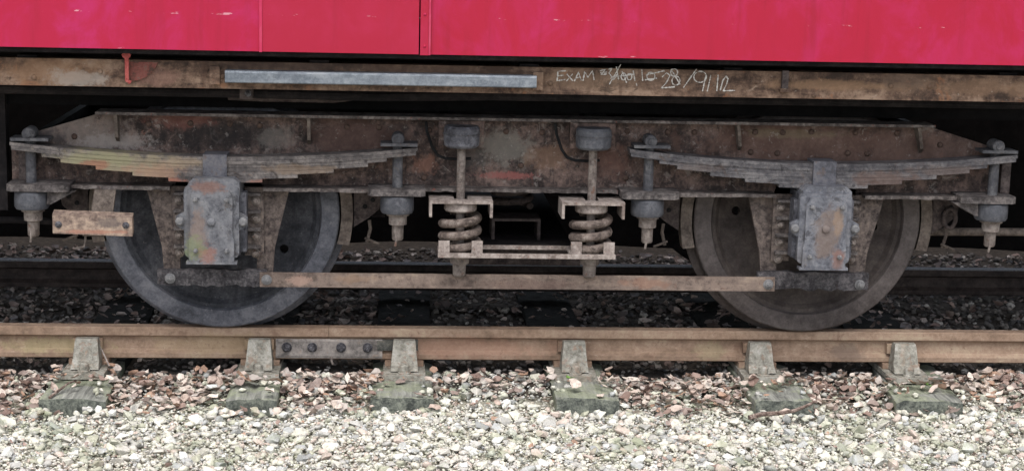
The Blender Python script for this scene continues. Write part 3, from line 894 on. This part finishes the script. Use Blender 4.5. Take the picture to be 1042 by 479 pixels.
# wheelsets
def wheelset(xc, mt, mw, holes):
    for side, yo in ((1, 0.0), (-1, 1.505)):
        Y = lambda v: yo + side*v
        bm = bmesh.new()
        tyre = [(.442, -.050), (.448, -.0605), (.512, -.0605), (.521, -.057), (.5265, -.050), (.5290, -.010), (.5310, .018), (.536, .028), (.551, .038), (.560, .047), (.5615, .053), (.558, .060), (.545, .066), (.44, .066), (.44, .0)]
        disc = [(.02, -.110), (.100, -.110), (.118, -.104), (.122, -.04), (.150, -.016), (.26, -.002), (.37, -.004), (.405, -.014), (.424, -.034), (.4415, -.038), (.4395, .055), (.424, .055), (.40, .04), (.37, .028), (.26, .028), (.15, .03), (.122, .07), (.122, .09), (.02, .09)]
        lathe(bm, [(r, side*h) for r, h in disc], (xc, yo, .533), 'Y', 72)
        if side == 1:
            # drill the lifting holes with a boolean, then keep only the cut mesh
            wd = finish('wheel', bm, mw, bogie, smooth=30)
            cb = bmesh.new()
            for a in holes:
                lathe(cb, [(.0205, -.09), (.0205, .09)], (.325*math.cos(a), .012, .325*math.sin(a)), 'Y', 18)
            bmesh.ops.recalc_face_normals(cb, faces=cb.faces)
            cm = bpy.data.meshes.new('cut')
            cb.to_mesh(cm)
            cb.free()
            co = bpy.data.objects.new('cut', cm)
            col.objects.link(co)
            bpy.context.view_layer.update()
            co.location = WORLD[wd.name]
            md = wd.modifiers.new('holes', 'BOOLEAN')
            md.object = co
            md.operation = 'DIFFERENCE'
            md.solver = 'EXACT'
            bpy.context.view_layer.update()
            dg = bpy.context.evaluated_depsgraph_get()
            nm = bpy.data.meshes.new_from_object(wd.evaluated_get(dg))
            wd.modifiers.clear()
            if len(nm.vertices) > 500:
                wd.data = nm
            bpy.data.objects.remove(co)
        else:
            wd = finish('wheel', bm, 'dark', bogie, smooth=30)
        bm = lathe(bmesh.new(), [(r, side*h) for r, h in tyre], (xc, yo, .533), 'Y', 96, closed=True)
        finish('tyre', bm, mt if side == 1 else 'dark', wd, smooth=30)
    bm = lathe(bmesh.new(), [(.07, -.30), (.07, -.112), (.08, -.10), (.08, 1.60), (.07, 1.62), (.07, 1.80)], (xc, 0, .533), 'Y', 24)
    finish('axle', bm, 'dark', bogie)
wheelset(0, 'tyre_a', 'wheel_a', [R(-32), R(148)])
wheelset(WB, 'tyre_b', 'wheel_b', [R(175), R(-7)])

# leaf springs
LT = .0158
def leafspring(xc, m, lift):
    half = [.868, .862, .735, .655, .507, .352, .200]
    zt = .818 + lift
    cz = lambda u: .052*(u/.87)**2
    sp = None
    for i, hl in enumerate(half):
        bm = bmesh.new()
        n = 26
        w2 = .048
        pts = []
        for k in range(n + 1):
            u = -hl + 2*hl*k/n
            z = zt - i*LT + cz(u)
            pts.append((xc + u, z))
        lo = [(x, z - LT + .0007) for x, z in pts]
        up_ = pts
        yo = random.uniform(-.004, .004)
        prism_y(bm, lo + up_[::-1], -.262 - w2 + yo, -.262 + w2 + yo)
        bmesh.ops.triangulate(bm, faces=[f for f in bm.faces if len(f.verts) > 4])
        o = finish('leaf_spring' if i == 0 else 'leaf', bm, m, bogie if i == 0 else sp, smooth=30)
        if i == 0:
            sp = o
    sp['label'] = 'leaf spring above the left axle box, its left half blotched with yellow lichen' if xc == 0 else 'grey leaf spring above the right axle box'
    bm = bx(xc - .052, xc + .050, -.322, -.20, .685 + lift, .829 + lift, .005)
    finish('buckle', bm, 'buckle', sp)
    return zt
def hanger(x, zt, lean=0):
    """spring hanger: rod through the spring end, lower bracket, rubber drum and stepped nut"""
    y = -.262
    rd = finish('spring_hanger', lathe(bmesh.new(), [(.0225, .69), (.0225, zt + .03)], (x, y, 0), 'Z', 16), 'grey', bogie)
    bm = lathe(bmesh.new(), [(.010, -.045), (.024, -.045), (.028, -.040), (.028, .040), (.024, .045), (.010, .045)], (x, y, zt + .042), 'Y', 22)
    finish('cross_pin', bm, 'grey', rd)
    bm = lathe(bmesh.new(), [(.008, -.052), (.013, -.052), (.013, -.0455)], (x, y, zt + .042), 'Y', 12)
    finish('pin_end', bm, 'grey', rd)
    bm = bx(x - .075, x + .085, y - .052, y + .052, zt + .013, zt + .026, .003)
    finish('clip_plate', bm, 'grey', rd)
    return rd
def lower(x, x0, x1, taper):
    y = -.262
    bm = bmesh.new()
    z0, z1 = .660, .690
    # plan outline with rounded front corners, thickened lip
    pl = [(x0, YW + .01), (x0, -.315), (x0 + .02, -.335), (x1 - .02, -.335), (x1, -.315), (x1, YW + .01)]
    a = [bm.verts.new((px, py, z0)) for px, py in pl]
    b = [bm.verts.new((px, py, z1)) for px, py in pl]
    bm.faces.new(a)
    bm.faces.new(b)
    for i in range(len(pl)):
        j = (i + 1) % len(pl)
        bm.faces.new((a[i], a[j], b[j], b[i]))
    bevel(bm, .006, 2)
    lb = finish('hanger_bracket', bm, 'bracket', bogie)
    if taper:
        bm = prism_y(bmesh.new(), [(x + .075*taper, .658), (x + .19*taper, .658), (x + .085*taper, .600), (x + .07*taper, .600)], -.30, YW)
        bevel(bm, .003, 1)
        finish('web_rib', bm, 'bracket', lb)
    # rubber drum and stepped nut
    dr = finish('rubber_drum', lathe(bmesh.new(), [(.030, .655), (.066, .655), (.0725, .648), (.074, .62), (.0735, .588), (.068, .578), (.030, .578)], (x, y, 0), 'Z', 32), 'bluegrey', bogie)
    bm = lathe(bmesh.new(), [(.020, .576), (.050, .576), (.050, .566), (.040, .562), (.039, .526), (.026, .522), (.025, .462), (.020, .455)], (x + .004, y, 0), 'Z', 18)
    finish('stepped_nut', bm, 'rod', dr)
    bm = tube(bmesh.new(), [(x - .004, y - .022, .49), (x - .002, y - .024, .46), (x - .006, y - .02, .432)], .0055, 6)
    finish('split_pin', bm, 'rod', dr)
za = leafspring(0, 'leaf_a', 0)
zb = leafspring(WB, 'leaf_b', .008)
for x, z, x0, x1, tp in ((-.79, za + .044, -.885, -.62, 1), (.783, za + .044, .655, .905, 0), (1.888, zb + .044, 1.765, 2.02, 0), (3.445, zb + .044, 3.285, 3.535, -1)):
    hanger(x, z)
    lower(x, x0, x1, tp)
for x in (-.84, 3.51):
    finish('end_strap', bx(x - .012, x + .03, -.215, YW - .001, .692, .835, .003), 'hangerplate', bogie)

# horn guides, axle boxes
cb1 = hexbolt('boltgrey', .0105, .020, False)
cb2 = hexbolt('rod', .014, .018)
def axlebox(xc, m, idx):
    hor = []
    for s in (-1, 1):
        poly = [(xc + s*.312, .672), (xc + s*.185, .672), (xc + s*.150, .60), (xc + s*.150, .375), (xc + s*.168, .372), (xc + s*.168, .255), (xc + s*.236, .255), (xc + s*.246, .40)]
        bm = prism_y(bmesh.new(), poly, YW - .028, YW - .002)
        bevel(bm, .003, 1)
        h = finish('horn_plate', bm, 'horn', bogie)
        # guide block with its ribs between plate and box
        gb = finish('horn_guide', bx(xc + s*.118 if s > 0 else xc - .200, xc + .200 if s > 0 else xc - .118, -.222, YW - .030, .372, .675, .004), 'horn', bogie)
        for k in range(4):
            z = .645 - k*.078
            bm = bx(xc + s*.158 - .030, xc + s*.158 + .030, -.252, -.2225, z - .004, z + .008, .003)
            finish('rib', bm, 'bracket', gb)
            place('bolt', cb2, (xc + s*.166, -.2225, z - .030), gb)
    # box body
    bm = bmesh.new()
    prism_x(bm, [(-.372, .400), (-.372, .690), (-.330, .700), (-.14, .700), (-.14, .400)], xc - .116, xc + .108)
    bevel(bm, .012, 2)
    ab = finish('axle_box', bm, 'boxside', bogie)
    ab['label'] = ['grey axle box of the left wheel with rusty and green stains', 'grey axle box of the right wheel with a brown stained cover'][idx]
    # side lug seen past the cover
    for s in (-1, 1):
        bm = bx(xc + s*.118 - .016, xc + s*.118 + .016, -.335, -.26, .410, .668, .008)
        finish('side_flange', bm, 'boxside' if s > 0 or idx else 'boxside', ab)
    # top hump under the buckle
    bm = prism_y(bmesh.new(), [(xc - .112, .66), (xc - .108, .715), (xc - .085, .735), (xc + .085, .735), (xc + .108, .715), (xc + .112, .66)], -.385, -.16)
    bevel(bm, .008, 2)
    finish('hump', bm, m, ab)
    # cover with lugs
    def rr(x0, x1, z0, z1, r, n=4):
        out = []
        for (px, pz, a0) in ((x1 - r, z1 - r, 0), (x0 + r, z1 - r, 90), (x0 + r, z0 + r, 180), (x1 - r, z0 + r, 270)):
            out += [(px + r*math.cos(R(a0 + 90*i/n)), pz + r*math.sin(R(a0 + 90*i/n))) for i in range(n + 1)]
        return out
    bm = prism_y(bmesh.new(), rr(xc - .124, xc + .108, .395, .706, .022), -.402, -.3725)
    bevel(bm, .011, 3, 50)
    cv = finish('cover_plate', bm, m, ab)
    px0, px1 = xc - .104, xc + .088
    bm = prism_y(bmesh.new(), [(px0, .382), (px1, .382), (px1, .475), (px1 - .006, .49), (px1 - .006, .66), (px1 - .022, .690), (px0 + .022, .690), (px0 + .006, .66), (px0 + .006, .49), (px0, .475)], -.420, -.4025)
    bevel(bm, .009, 3, 20)
    finish('cover_pad', bm, m, cv)
    bm = bx(xc - .116, xc + .100, -.424, -.376, .370, .3815, .004)
    finish('cover_lip', bm, m, cv)
    for s, xl in ((-1, xc - .138), (1, xc + .122)):
        bm = prism_y(bmesh.new(), [(xl - s*.04, .60), (xl, .585), (xl + s*.022, .572), (xl + s*.022, .535), (xl, .520), (xl - s*.04, .505)], -.398, -.374)
        bevel(bm, .006, 2, 40)
        lg = finish('cover_lug', bm, m, cv)
        bm = lathe(bmesh.new(), [(.019, -.402), (.019, -.416), (.012, -.424)], (xl + s*.004, 0, .553), 'Y', 14)
        finish('lug_bolt', bm, 'boltgrey', cv)
    for dx, z, yy in ((-.074, .650, -.4205), (.058, .650, -.4205), (-.074, .430, -.4205), (.058, .430, -.4205)):
        place('bolt', cb1, (xc + dx, yy, z), cv)
    bm = lathe(bmesh.new(), [(.018, -.4205), (.016, -.430), (.010, -.434)], (xc - .008, 0, .553), 'Y', 16)
    finish('centre_boss', bm, m, cv)
axlebox(0, 'box_a', 0)
axlebox(WB, 'box_b', 1)

# keeps and the long tie bar
yt = -.235
def lumpy(x0, x1, z0, z1, y0, y1):
    bm = bmesh.new()
    n = 18
    T = []
    for i in range(n + 1):
        x = x0 + (x1 - x0)*i/n
        a, b = random.uniform(-.006, .006), random.uniform(-.006, .004)
        T.append([bm.verts.new((x, y, z)) for y, z in ((y0 + a*.6, z0 + a), (y0 - a*.6, z1 + b), (y1, z1 + b), (y1, z0 + a))])
    for A, B in zip(T, T[1:]):
        for k in range(4):
            j = (k + 1) % 4
            bm.faces.new((A[k], A[j], B[j], B[k]))
    bm.faces.new(T[0])
    bm.faces.new(T[-1])
    return bm
bm = lumpy(-.262, .215, .240, .312, yt - .012, yt + .020)
k1 = finish('horn_keep', bm, 'keep', bogie, smooth=60)
bm = lumpy(WB - .262, WB + .247, .246, .325, yt - .014, yt + .020)
k2 = finish('horn_keep', bm, 'keep', bogie, smooth=60)
bm = bx(.185, WB - .185, yt - .030, yt - .0165, .240, .304, .003)
tie = finish('tie_bar', bm, 'tie', bogie)
tie['label'] = 'long flat rusty tie bar joining the two axle guides'
bmt = hexbolt('boltgrey', .016, .014)
for x, kk, yy in ((-.205, k1, yt - .018), (.215, tie, yt - .0305), (WB - .215, tie, yt - .0305), (WB + .205, k2, yt - .020)):
    place('bolt', bmt, (x, yy, .272), kk)

# bolster suspension: pots, rods, brackets, coils, spring plank bars
def coil(bm, c, rad, z0, z1, turns, wr, seg=10, per=22, a0=0.0):
    n = int(turns*per)
    pts = [(c[0] + rad*math.cos(a0 + 2*math.pi*i/per), c[1] + rad*math.sin(a0 + 2*math.pi*i/per), z0 + (z1 - z0)*i/n) for i in range(n + 1)]
    return tube(bm, pts, wr, seg)
yb = -.272
def suspension(xc, first):
    pot = finish('rubber_pot', lathe(bmesh.new(), [(.03, .966), (.070, .966), (.0785, .955), (.0785, .905), (.0765, .882), (.066, .872), (.03, .872)], (xc, yb, 0), 'Z', 32), 'bluegrey' if not first else 'boxside', bogie)
    finish('pot_mount', bx(xc - .10, xc + .10, yb + .035, YW - .001, .868, .982, .006), 'frame', pot)
    finish('band', lathe(bmesh.new(), [(.079, .928), (.081, .928), (.081, .934), (.079, .934)], (xc, yb, 0), 'Z', 32), 'grey', pot)
    rod_ = finish('suspension_rod', lathe(bmesh.new(), [(.019, .44), (.019, .868)], (xc, yb, 0), 'Z', 16), 'rod', bogie)
    # upper bracket: two wings with turned-down ends and the slot for the rod
    for s in (-1, 1):
        bm = bmesh.new()
        xa, xb_ = xc + s*.030, xc + s*.138
        prism_y(bm, [(xa, .634), (xa, .648), (xb_, .648), (xb_, .575), (xb_ - s*.012, .575), (xb_ - s*.012, .634)], yb - .085, yb + .09)
        bevel(bm, .003, 1)
        finish('bracket_wing', bm, 'pale', rod_)
    bm = bx(xc - .0299, xc + .0299, yb - .0855, yb - .030, .6345, .6475, .002)
    finish('bracket_bridge', bm, 'pale', rod_)
    bm = lathe(bmesh.new(), [(.03, .633), (.068, .633), (.072, .626), (.072, .598), (.066, .592), (.03, .592)], (xc, yb, 0), 'Z', 28)
    finish('spring_cap', bm, 'pale', rod_)
    bm = coil(bmesh.new(), (xc, yb), .078, .430, .580, 2.75, .0195, 10, 26, R(215))
    cs = finish('coil_spring', bm, 'coil', bogie, smooth=60)
    # bottom seat with two upstanding tabs
    bm = bx(xc - .096, xc + .096, yb - .090, yb + .09, .406, .4165, .002)
    st_ = finish('spring_seat', bm, 'pale', bogie)
    for s in (-1, 1):
        finish('seat_tab', bx(xc + s*.072 - .024, xc + s*.072 + .024, yb - .1005, yb - .0905, .408, .474, .003), 'pale', st_)
    bm = lathe(bmesh.new(), [(.02, .405), (.052, .405), (.052, .392), (.044, .386), (.042, .358), (.030, .354), (.028, .305), (.020, .296)], (xc, yb, 0), 'Z', 18)
    finish('rod_nut', bm, 'rod', st_)
XS1, XS2 = 1.060, 1.638
suspension(XS1, True)
suspension(XS2, False)
finish('spring_plank_bar', bx(XS1 - .098, XS2 + .100, yb - .113, yb - .102, .402, .422, .003), 'pale', bogie)
finish('spring_plank_bar', bx(XS1 + .02, XS2 - .02, yb + .095, yb + .107, .402, .420, .003), 'pale', bogie)
finish('spring_plank', bx(XS1 + .06, XS2 - .06, yb + .15, 1.75, .395, .41, .002), 'dark', bogie)
# thin air pipes looped beside the pots
for x in (.905, 1.475):
    bm = tube(bmesh.new(), [(x, -.20, .975), (x + .005, -.205, .93), (x + .03, -.21, .86), (x + .055, -.212, .825), (x + .09, -.214, .812), (x + .15, -.214, .81), (x + .20, -.212, .814)], .0065, 8)
    finish('air_pipe', bm, 'cable', bogie)
# inner nest of coils seen dimly between the outer springs
bm = coil(bmesh.new(), (1.315, .12), .085, .55, .70, 3.5, .016, 8, 20)
inn = finish('coil_spring', bm, 'hangerplate', bogie, smooth=60)
finish('spring_cap', lathe(bmesh.new(), [(.03, .735), (.10, .735), (.10, .71), (.03, .71)], (1.315, .12, 0), 'Z', 24), 'hangerplate', inn)
for s in (-1, 1):
    finish('spring_bracket', bx(1.33 + s*.105 - .007, 1.33 + s*.105 + .007, .02, .20, .40, .495, .002), 'hangerplate', inn)
finish('spring_bracket', bx(1.33 - .112, 1.33 + .112, .02, .20, .4955, .507, .002), 'hangerplate', inn)

# brake shoes and hangers
def brake(xc, s, plate=True):
    cz, r0 = .533, .534
    bm = bmesh.new()
    inn_, out_ = [], []
    for i in range(9):
        a = R(-15 + 27*i/8)
        inn_.append((xc + s*r0*math.cos(a), cz + r0*math.sin(a)))
        out_.append((xc + s*(r0 + .052)*math.cos(a*.9), cz + (r0 + .052)*math.sin(a*.95)))
    prism_y(bm, inn_ + out_[::-1], -.048, .024)
    bmesh.ops.triangulate(bm, faces=[f for f in bm.faces if len(f.verts) > 4])
    sh = finish('brake_shoe', bm, 'shoe', bogie, smooth=40)
    bm = bmesh.new()
    x0 = xc + s*.590
    poly = [(x0, .67), (x0 + s*.10, .67), (x0 + s*.125, .62), (x0 + s*.115, .555), (x0 + s*.07, .515), (x0, .47)]
    prism_y(bm, poly, -.035, -.012)
    bevel(bm, .003, 1)
    hp = finish('brake_head', bm, 'hangerplate', sh)
    hb = dome('cable', .011, .003)
    for dx, z in ((.085, .595), (.05, .565)):
        place('pin_hole', hb, (x0 + s*dx, -.0355, z), sh)
    bm = tube(bmesh.new(), [(x0 + s*.07, -.02, .50), (x0 + s*.075, -.02, .46), (x0 + s*.06, -.02, .40)], .008, 8)
    finish('brake_pin', bm, 'shoe', sh)
    bm = tube(bmesh.new(), [(x0 + s*.05, -.03, .42), (x0 + s*.10, -.035, .40), (x0 + s*.115, -.035, .395)], .006, 6)
    finish('split_pin', bm, 'shoe', sh)
    return sh
for xc, s in ((0, 1), (0, -1), (WB, -1), (WB, 1)):
    brake(xc, s)
# loop hook and pull rod at the right-hand end
bm = tube(bmesh.new(), [(3.33 + .028*math.cos(a), -.05, .545 + .045*math.sin(a)) for a in [2*math.pi*i/16 for i in range(17)]], .010, 8)
finish('brake_loop', bm, 'hangerplate', bogie)
finish('brake_pull_rod', tube(bmesh.new(), [(3.24, .10, .455), (3.6, .10, .458), (4.6, .10, .462)], .019, 10), 'shoe', bogie)
finish('brake_pull_rod', tube(bmesh.new(), [(-.62, .16, .44), (-.95, .16, .45), (-1.9, .16, .45)], .015, 10), 'dark', bogie)
for x in (.70, 1.96):
    finish('brake_cross_beam', bx(x - .03, x + .03, .06, 1.45, .50, .56, .004), 'dark', bogie)

finish('brake_cross_beam', bx(1.05, 1.66, .28, .32, .24, .36, .004), 'hangerplate', bogie)
# board on its strap left of the left wheel
bm = bx(-.680, -.345, -.390, -.3455, .490, .574, .006)
for v in bm.verts:
    v.co.z -= (v.co.x + .51)*.03 - (v.co.y + .375)*.25
bd = finish('shoe_board', bm, 'board', bogie)
bd['label'] = 'tan weathered board with bolts, left of the left wheel'
for x in (-.655, -.372):
    place('bolt', hexbolt('bolt', .010, .006), (x, -.3905, .530), bd)
bm = bmesh.new()
prism_y(bm, [(-.510, .672), (-.420, .672), (-.432, .585), (-.438, .500), (-.528, .500), (-.524, .585)], -.343, -.322)
bevel(bm, .003, 1)
finish('strap', bm, 'shoe', bd)
finish('ledge', bx(-.56, -.47, -.36, -.31, .475, .4885, .003), 'shoe', bd)
finish('wire', tube(bmesh.new(), [(-.555, -.32, .475), (-.556, -.32, .45), (-.56, -.33, .425), (-.60, -.33, .415)], .005, 6), 'rod', bd)

# ---------------------------------------------------------------- dark wall added beyond the track to block light and keep the background black
bm = bx(-30, 40, 3.3, 3.75, -.4, 1.15, .01)
wl = finish('added_dark_wall', bm, 'wall')
tag(wl, 'near-black low wall added beyond the far rail to keep the background dark', 'wall')

# ---------------------------------------------------------------- ballast stones and leaves
def hull_stone():
    bm = bmesh.new()
    for _ in range(15):
        v = Vector((random.gauss(0, 1), random.gauss(0, 1), random.gauss(0, 1))).normalized()
        bm.verts.new((v.x*random.uniform(.8, 1.15), v.y*random.uniform(.65, 1), v.z*random.uniform(.4, .7)))
    r = bmesh.ops.convex_hull(bm, input=bm.verts)
    bmesh.ops.delete(bm, geom=[g for g in r['geom_interior'] if isinstance(g, bmesh.types.BMVert)], context='VERTS')
    bmesh.ops.triangulate(bm, faces=bm.faces)
    bmesh.ops.recalc_face_normals(bm, faces=bm.faces)
    bm.verts.index_update()
    vs = np.array([v.co[:] for v in bm.verts])
    fs = np.array([[v.index for v in f.verts] for f in bm.faces])
    bm.free()
    return vs, fs
STONES = [hull_stone() for _ in range(26)]

def rotm(a, b, c):
    return np.array((Matrix.Rotation(a, 3, 'Z') @ Matrix.Rotation(b, 3, 'X') @ Matrix.Rotation(c, 3, 'Y')))

def bulk(name, items, shapes, m, label, parent=None):
    V, F, off = [], [], 0
    for (si, x, y, z, s, rm) in items:
        vs, fs = shapes[si]
        V.append((vs*s) @ rm.T + np.array((x, y, z)))
        F.append(fs + off)
        off += len(vs)
    V = np.concatenate(V)
    F = np.concatenate(F)
    me = bpy.data.meshes.new(name)
    me.vertices.add(len(V))
    me.vertices.foreach_set('co', V.astype(np.float32).ravel())
    me.loops.add(F.size)
    me.loops.foreach_set('vertex_index', F.astype(np.int32).ravel())
    me.polygons.add(len(F))
    me.polygons.foreach_set('loop_start', np.arange(0, F.size, F.shape[1], dtype=np.int32))
    me.update(calc_edges=True)
    me.validate()
    me.materials.append(M[m])
    o = bpy.data.objects.new(name, me)
    col.objects.link(o)
    o['kind'] = 'stuff'
    o['label'] = label
    return o

def on_sleeper(x, y, pad=.0):
    if y < -.52 or y > 2.05:
        return False
    return any(abs(x - sx - sk*y) < wd/2 + pad for sx, wd, sk in SL)

pale, grimy = [], []
def scatter(x0, x1, y0, y1, cell, smin, smax, out, lift=0.0, keep=1.0):
    y = y0
    while y < y1:
        x = x0 + random.uniform(0, cell)
        while x < x1:
            px, py = x + random.uniform(-.5, .5)*cell, y + random.uniform(-.5, .5)*cell
            s = (smin + (smax - smin)*random.random()**2.2)/2
            if random.random() < keep and not on_sleeper(px, py, s*.5):
                z = ground_z(px, py) + lift + s*random.uniform(-.15, .35)
                out.append((random.randrange(len(STONES)), px, py, z, s, rotm(random.uniform(0, 6.3), random.gauss(0, .28), random.gauss(0, .28))))
            x += cell
        y += cell
scatter(-2.0, 4.7, -2.3, -.42, .032, .024, .062, pale)
scatter(-1.4, 4.2, -1.45, -.10, .019, .010, .022, pale, .010, .9)
scatter(-2.0, 4.7, -1.5, -.54, .080, .044, .085, pale, .012, .8)
scatter(-2.0, 4.7, -.44, -.08, .040, .026, .075, pale, .008, .75)
for sx, wd, sk in SL:      # stones heaped against and over the sleeper ends
    for _ in range(26):
        px, py, q = sx + sk*-.5 + random.uniform(-.5, .5)*(wd + .12), random.uniform(-.60, -.525), random.uniform(.014, .030)
        pale.append((random.randrange(26), px, py, -.262 + random.uniform(0, .022), q, rotm(random.uniform(0, 6.3), random.gauss(0, .4), random.gauss(0, .4))))
    for _ in range(9):
        px, py, q = sx + random.choice((-1, 1))*(wd/2 + random.uniform(-.05, .02)), random.uniform(-.48, -.22), random.uniform(.010, .024)
        pale.append((random.randrange(26), px, py, -.196 + q*.3, q, rotm(random.uniform(0, 6.3), random.gauss(0, .4), random.gauss(0, .4))))
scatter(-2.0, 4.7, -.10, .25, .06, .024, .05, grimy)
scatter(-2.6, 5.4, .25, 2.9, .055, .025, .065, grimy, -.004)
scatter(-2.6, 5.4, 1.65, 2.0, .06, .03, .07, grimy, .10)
# a few single stones lying on the sleepers
for x, y, s in ((-.02, -.36, .03), (.20, -.30, .026), (1.55, -.33, .024), (.9, -.42, .018), (.12, -.40, .018), (3.1, -.44, .02)):
    pale.append((random.randrange(26), x, y, -.198 + s*.45, s, rotm(random.uniform(0, 6), 0, 0)))

def in_frame(x, y, z):
    d = Vector((x, y, z)) - CAM
    wz = d.dot(fw)
    return abs(d.dot(rt2)/wz) < 521/1757.2*.99 and abs(d.dot(up2)/wz) < 239/1757.2*.985, wz
cand = []
for i, it in enumerate(pale):
    ok, dz = in_frame(it[1], it[2], it[3])
    if ok:
        cand.append((-(it[4]/dz)*(1 + 6*max(0, it[3] - ground_z(it[1], it[2]))), i))
cand.sort()
single = set(i for _, i in cand[:300])
bulk('ballast', [it for i, it in enumerate(pale) if i not in single], STONES, 'stone', 'loose pale limestone ballast in front of the near rail')
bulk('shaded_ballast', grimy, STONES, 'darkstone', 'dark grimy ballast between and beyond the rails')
smesh = []
for vs, fs in STONES:
    me = bpy.data.meshes.new('stone')
    me.from_pydata(vs.tolist(), [], fs.tolist())
    me.materials.append(M['stone'])
    smesh.append(me)
for i in sorted(single):
    si, x, y, z, s, rm = pale[i]
    place('stone', smesh[si], (x, y, z), ground, rot=Matrix(rm.tolist()).to_euler(), scale=(s, s, s))

# leaves: small curled blades
def leaf_shape():
    out = [(-1, 0), (-.5, .42), (.1, .5), (.6, .3), (1.05, 0), (.6, -.3), (.1, -.5), (-.5, -.42)]
    cu, tw, wide = random.uniform(-.2, 1.0), random.uniform(-.7, .7), random.uniform(.8, 1.7)
    V = []
    for x, y in out:
        q = random.uniform(.6, 1.15)
        V.append((x*q*.9, y*q*wide, cu*(x*x*.4 + y*y*1.2) + tw*x*y + random.uniform(-.16, .16)))
    V += [(-.4, 0, -.05), (.35, 0, -.06)]
    F = [(0, 1, 8), (1, 2, 8), (2, 9, 8), (2, 3, 9), (3, 4, 9), (4, 5, 9), (5, 6, 9), (6, 8, 9), (6, 7, 8), (7, 0, 8)]
    return np.array(V), np.array(F)
LEAVES = [leaf_shape() for _ in range(20)]
def leaves(n, x0, x1, y0, y1, smin, smax, dens=None, lift=.02):
    out = []
    while len(out) < n:
        x, y = random.uniform(x0, x1), random.triangular(y0, y1, dens) if dens is not None else random.uniform(y0, y1)
        if random.random() > .35 + .65*(math.sin(x*3.1 + 1)*math.sin(x*1.3) > -.1):
            continue
        base = -.198 if on_sleeper(x, y) else ground_z(x, y)
        if y < 0 and y > -.25 and any(abs(x - c) < .10 for c in CH):
            continue
        if y < 0 and on_sleeper(x, y) and random.random() < (.55 if y > -.34 else .9):
            continue
        out.append((random.randrange(20), x, y, base + random.uniform(.3, 1.4)*lift, random.uniform(smin, smax), rotm(random.uniform(0, 6.3), random.gauss(0, .38), random.gauss(0, .32))))
    return out
near = leaves(2300, -1.7, 4.4, -.60, -.06, .012, .042, -.20, .032) + leaves(500, -1.7, 4.4, -1.4, -.5, .006, .016, -.5, .02) + leaves(90, -1.9, 4.6, -1.3, -.6, .012, .026, None, .025)
lc = []
for i, it in enumerate(near):
    ok, dz = in_frame(it[1], it[2], it[3])
    if ok:
        lc.append((-it[4]/dz, i))
lc.sort()
ls = set(i for _, i in lc[:150])
bulk('leaf_litter', [it for i, it in enumerate(near) if i not in ls], LEAVES, 'dryleaf', 'dry brown fallen leaves along the near rail')
bulk('damp_leaf_litter', leaves(3200, -2.4, 5.2, .08, 2.8, .016, .042, None, .030), LEAVES, 'wetleaf', 'dark damp leaf litter between the rails')
lmesh = []
for vs, fs in LEAVES:
    me = bpy.data.meshes.new('fallen_leaf')
    me.from_pydata(vs.tolist(), [], fs.tolist())
    me.materials.append(M['dryleaf'])
    lmesh.append(me)
for i in sorted(ls):
    si, x, y, z, s, rm = near[i]
    place('fallen_leaf', lmesh[si], (x, y, z), ground, rot=Matrix(rm.tolist()).to_euler(), scale=(s, s, s))
gm = [m.copy() for m in lmesh[:3]]
for m_ in gm:
    m_.materials[0] = M['greenleaf']
for k, (x, y, lab) in enumerate(((1.565, -.25, 'small bright green leaf by the sleeper below the coil springs'), (3.19, -.33, 'small bright green leaf on the rightmost sleeper'))):
    o = place('green_leaf', gm[k], (x, y, -.17), None, rot=(.3, .2, .4 + k), scale=(.035, .030, .03))
    tag(o, lab, 'leaf')

# twigs
o = finish('twig', tube(bmesh.new(), [(2.30, -.68, -.225), (2.36, -.66, -.215), (2.43, -.655, -.212), (2.50, -.645, -.205), (2.56, -.62, -.190), (2.61, -.60, -.172)], .012, 7, .006), 'twig')
tag(o, 'curved bare twig on the ballast below the right wheel', 'twig')
o = finish('twig', tube(bmesh.new(), [(-.69, -.50, -.20), (-.66, -.44, -.185), (-.635, -.36, -.175), (-.61, -.29, -.18)], .007, 6, .004), 'twig')
tag(o, 'thin dark twig lying across the leftmost sleeper end', 'twig')
o = finish('straw', tube(bmesh.new(), [(-.49, -.16, -.15), (-.515, -.13, -.11), (-.535, -.11, -.075)], .004, 5, .0025), 'pale')
tag(o, 'pale dry stalk leaning by the leftmost rail chair', 'stalk')
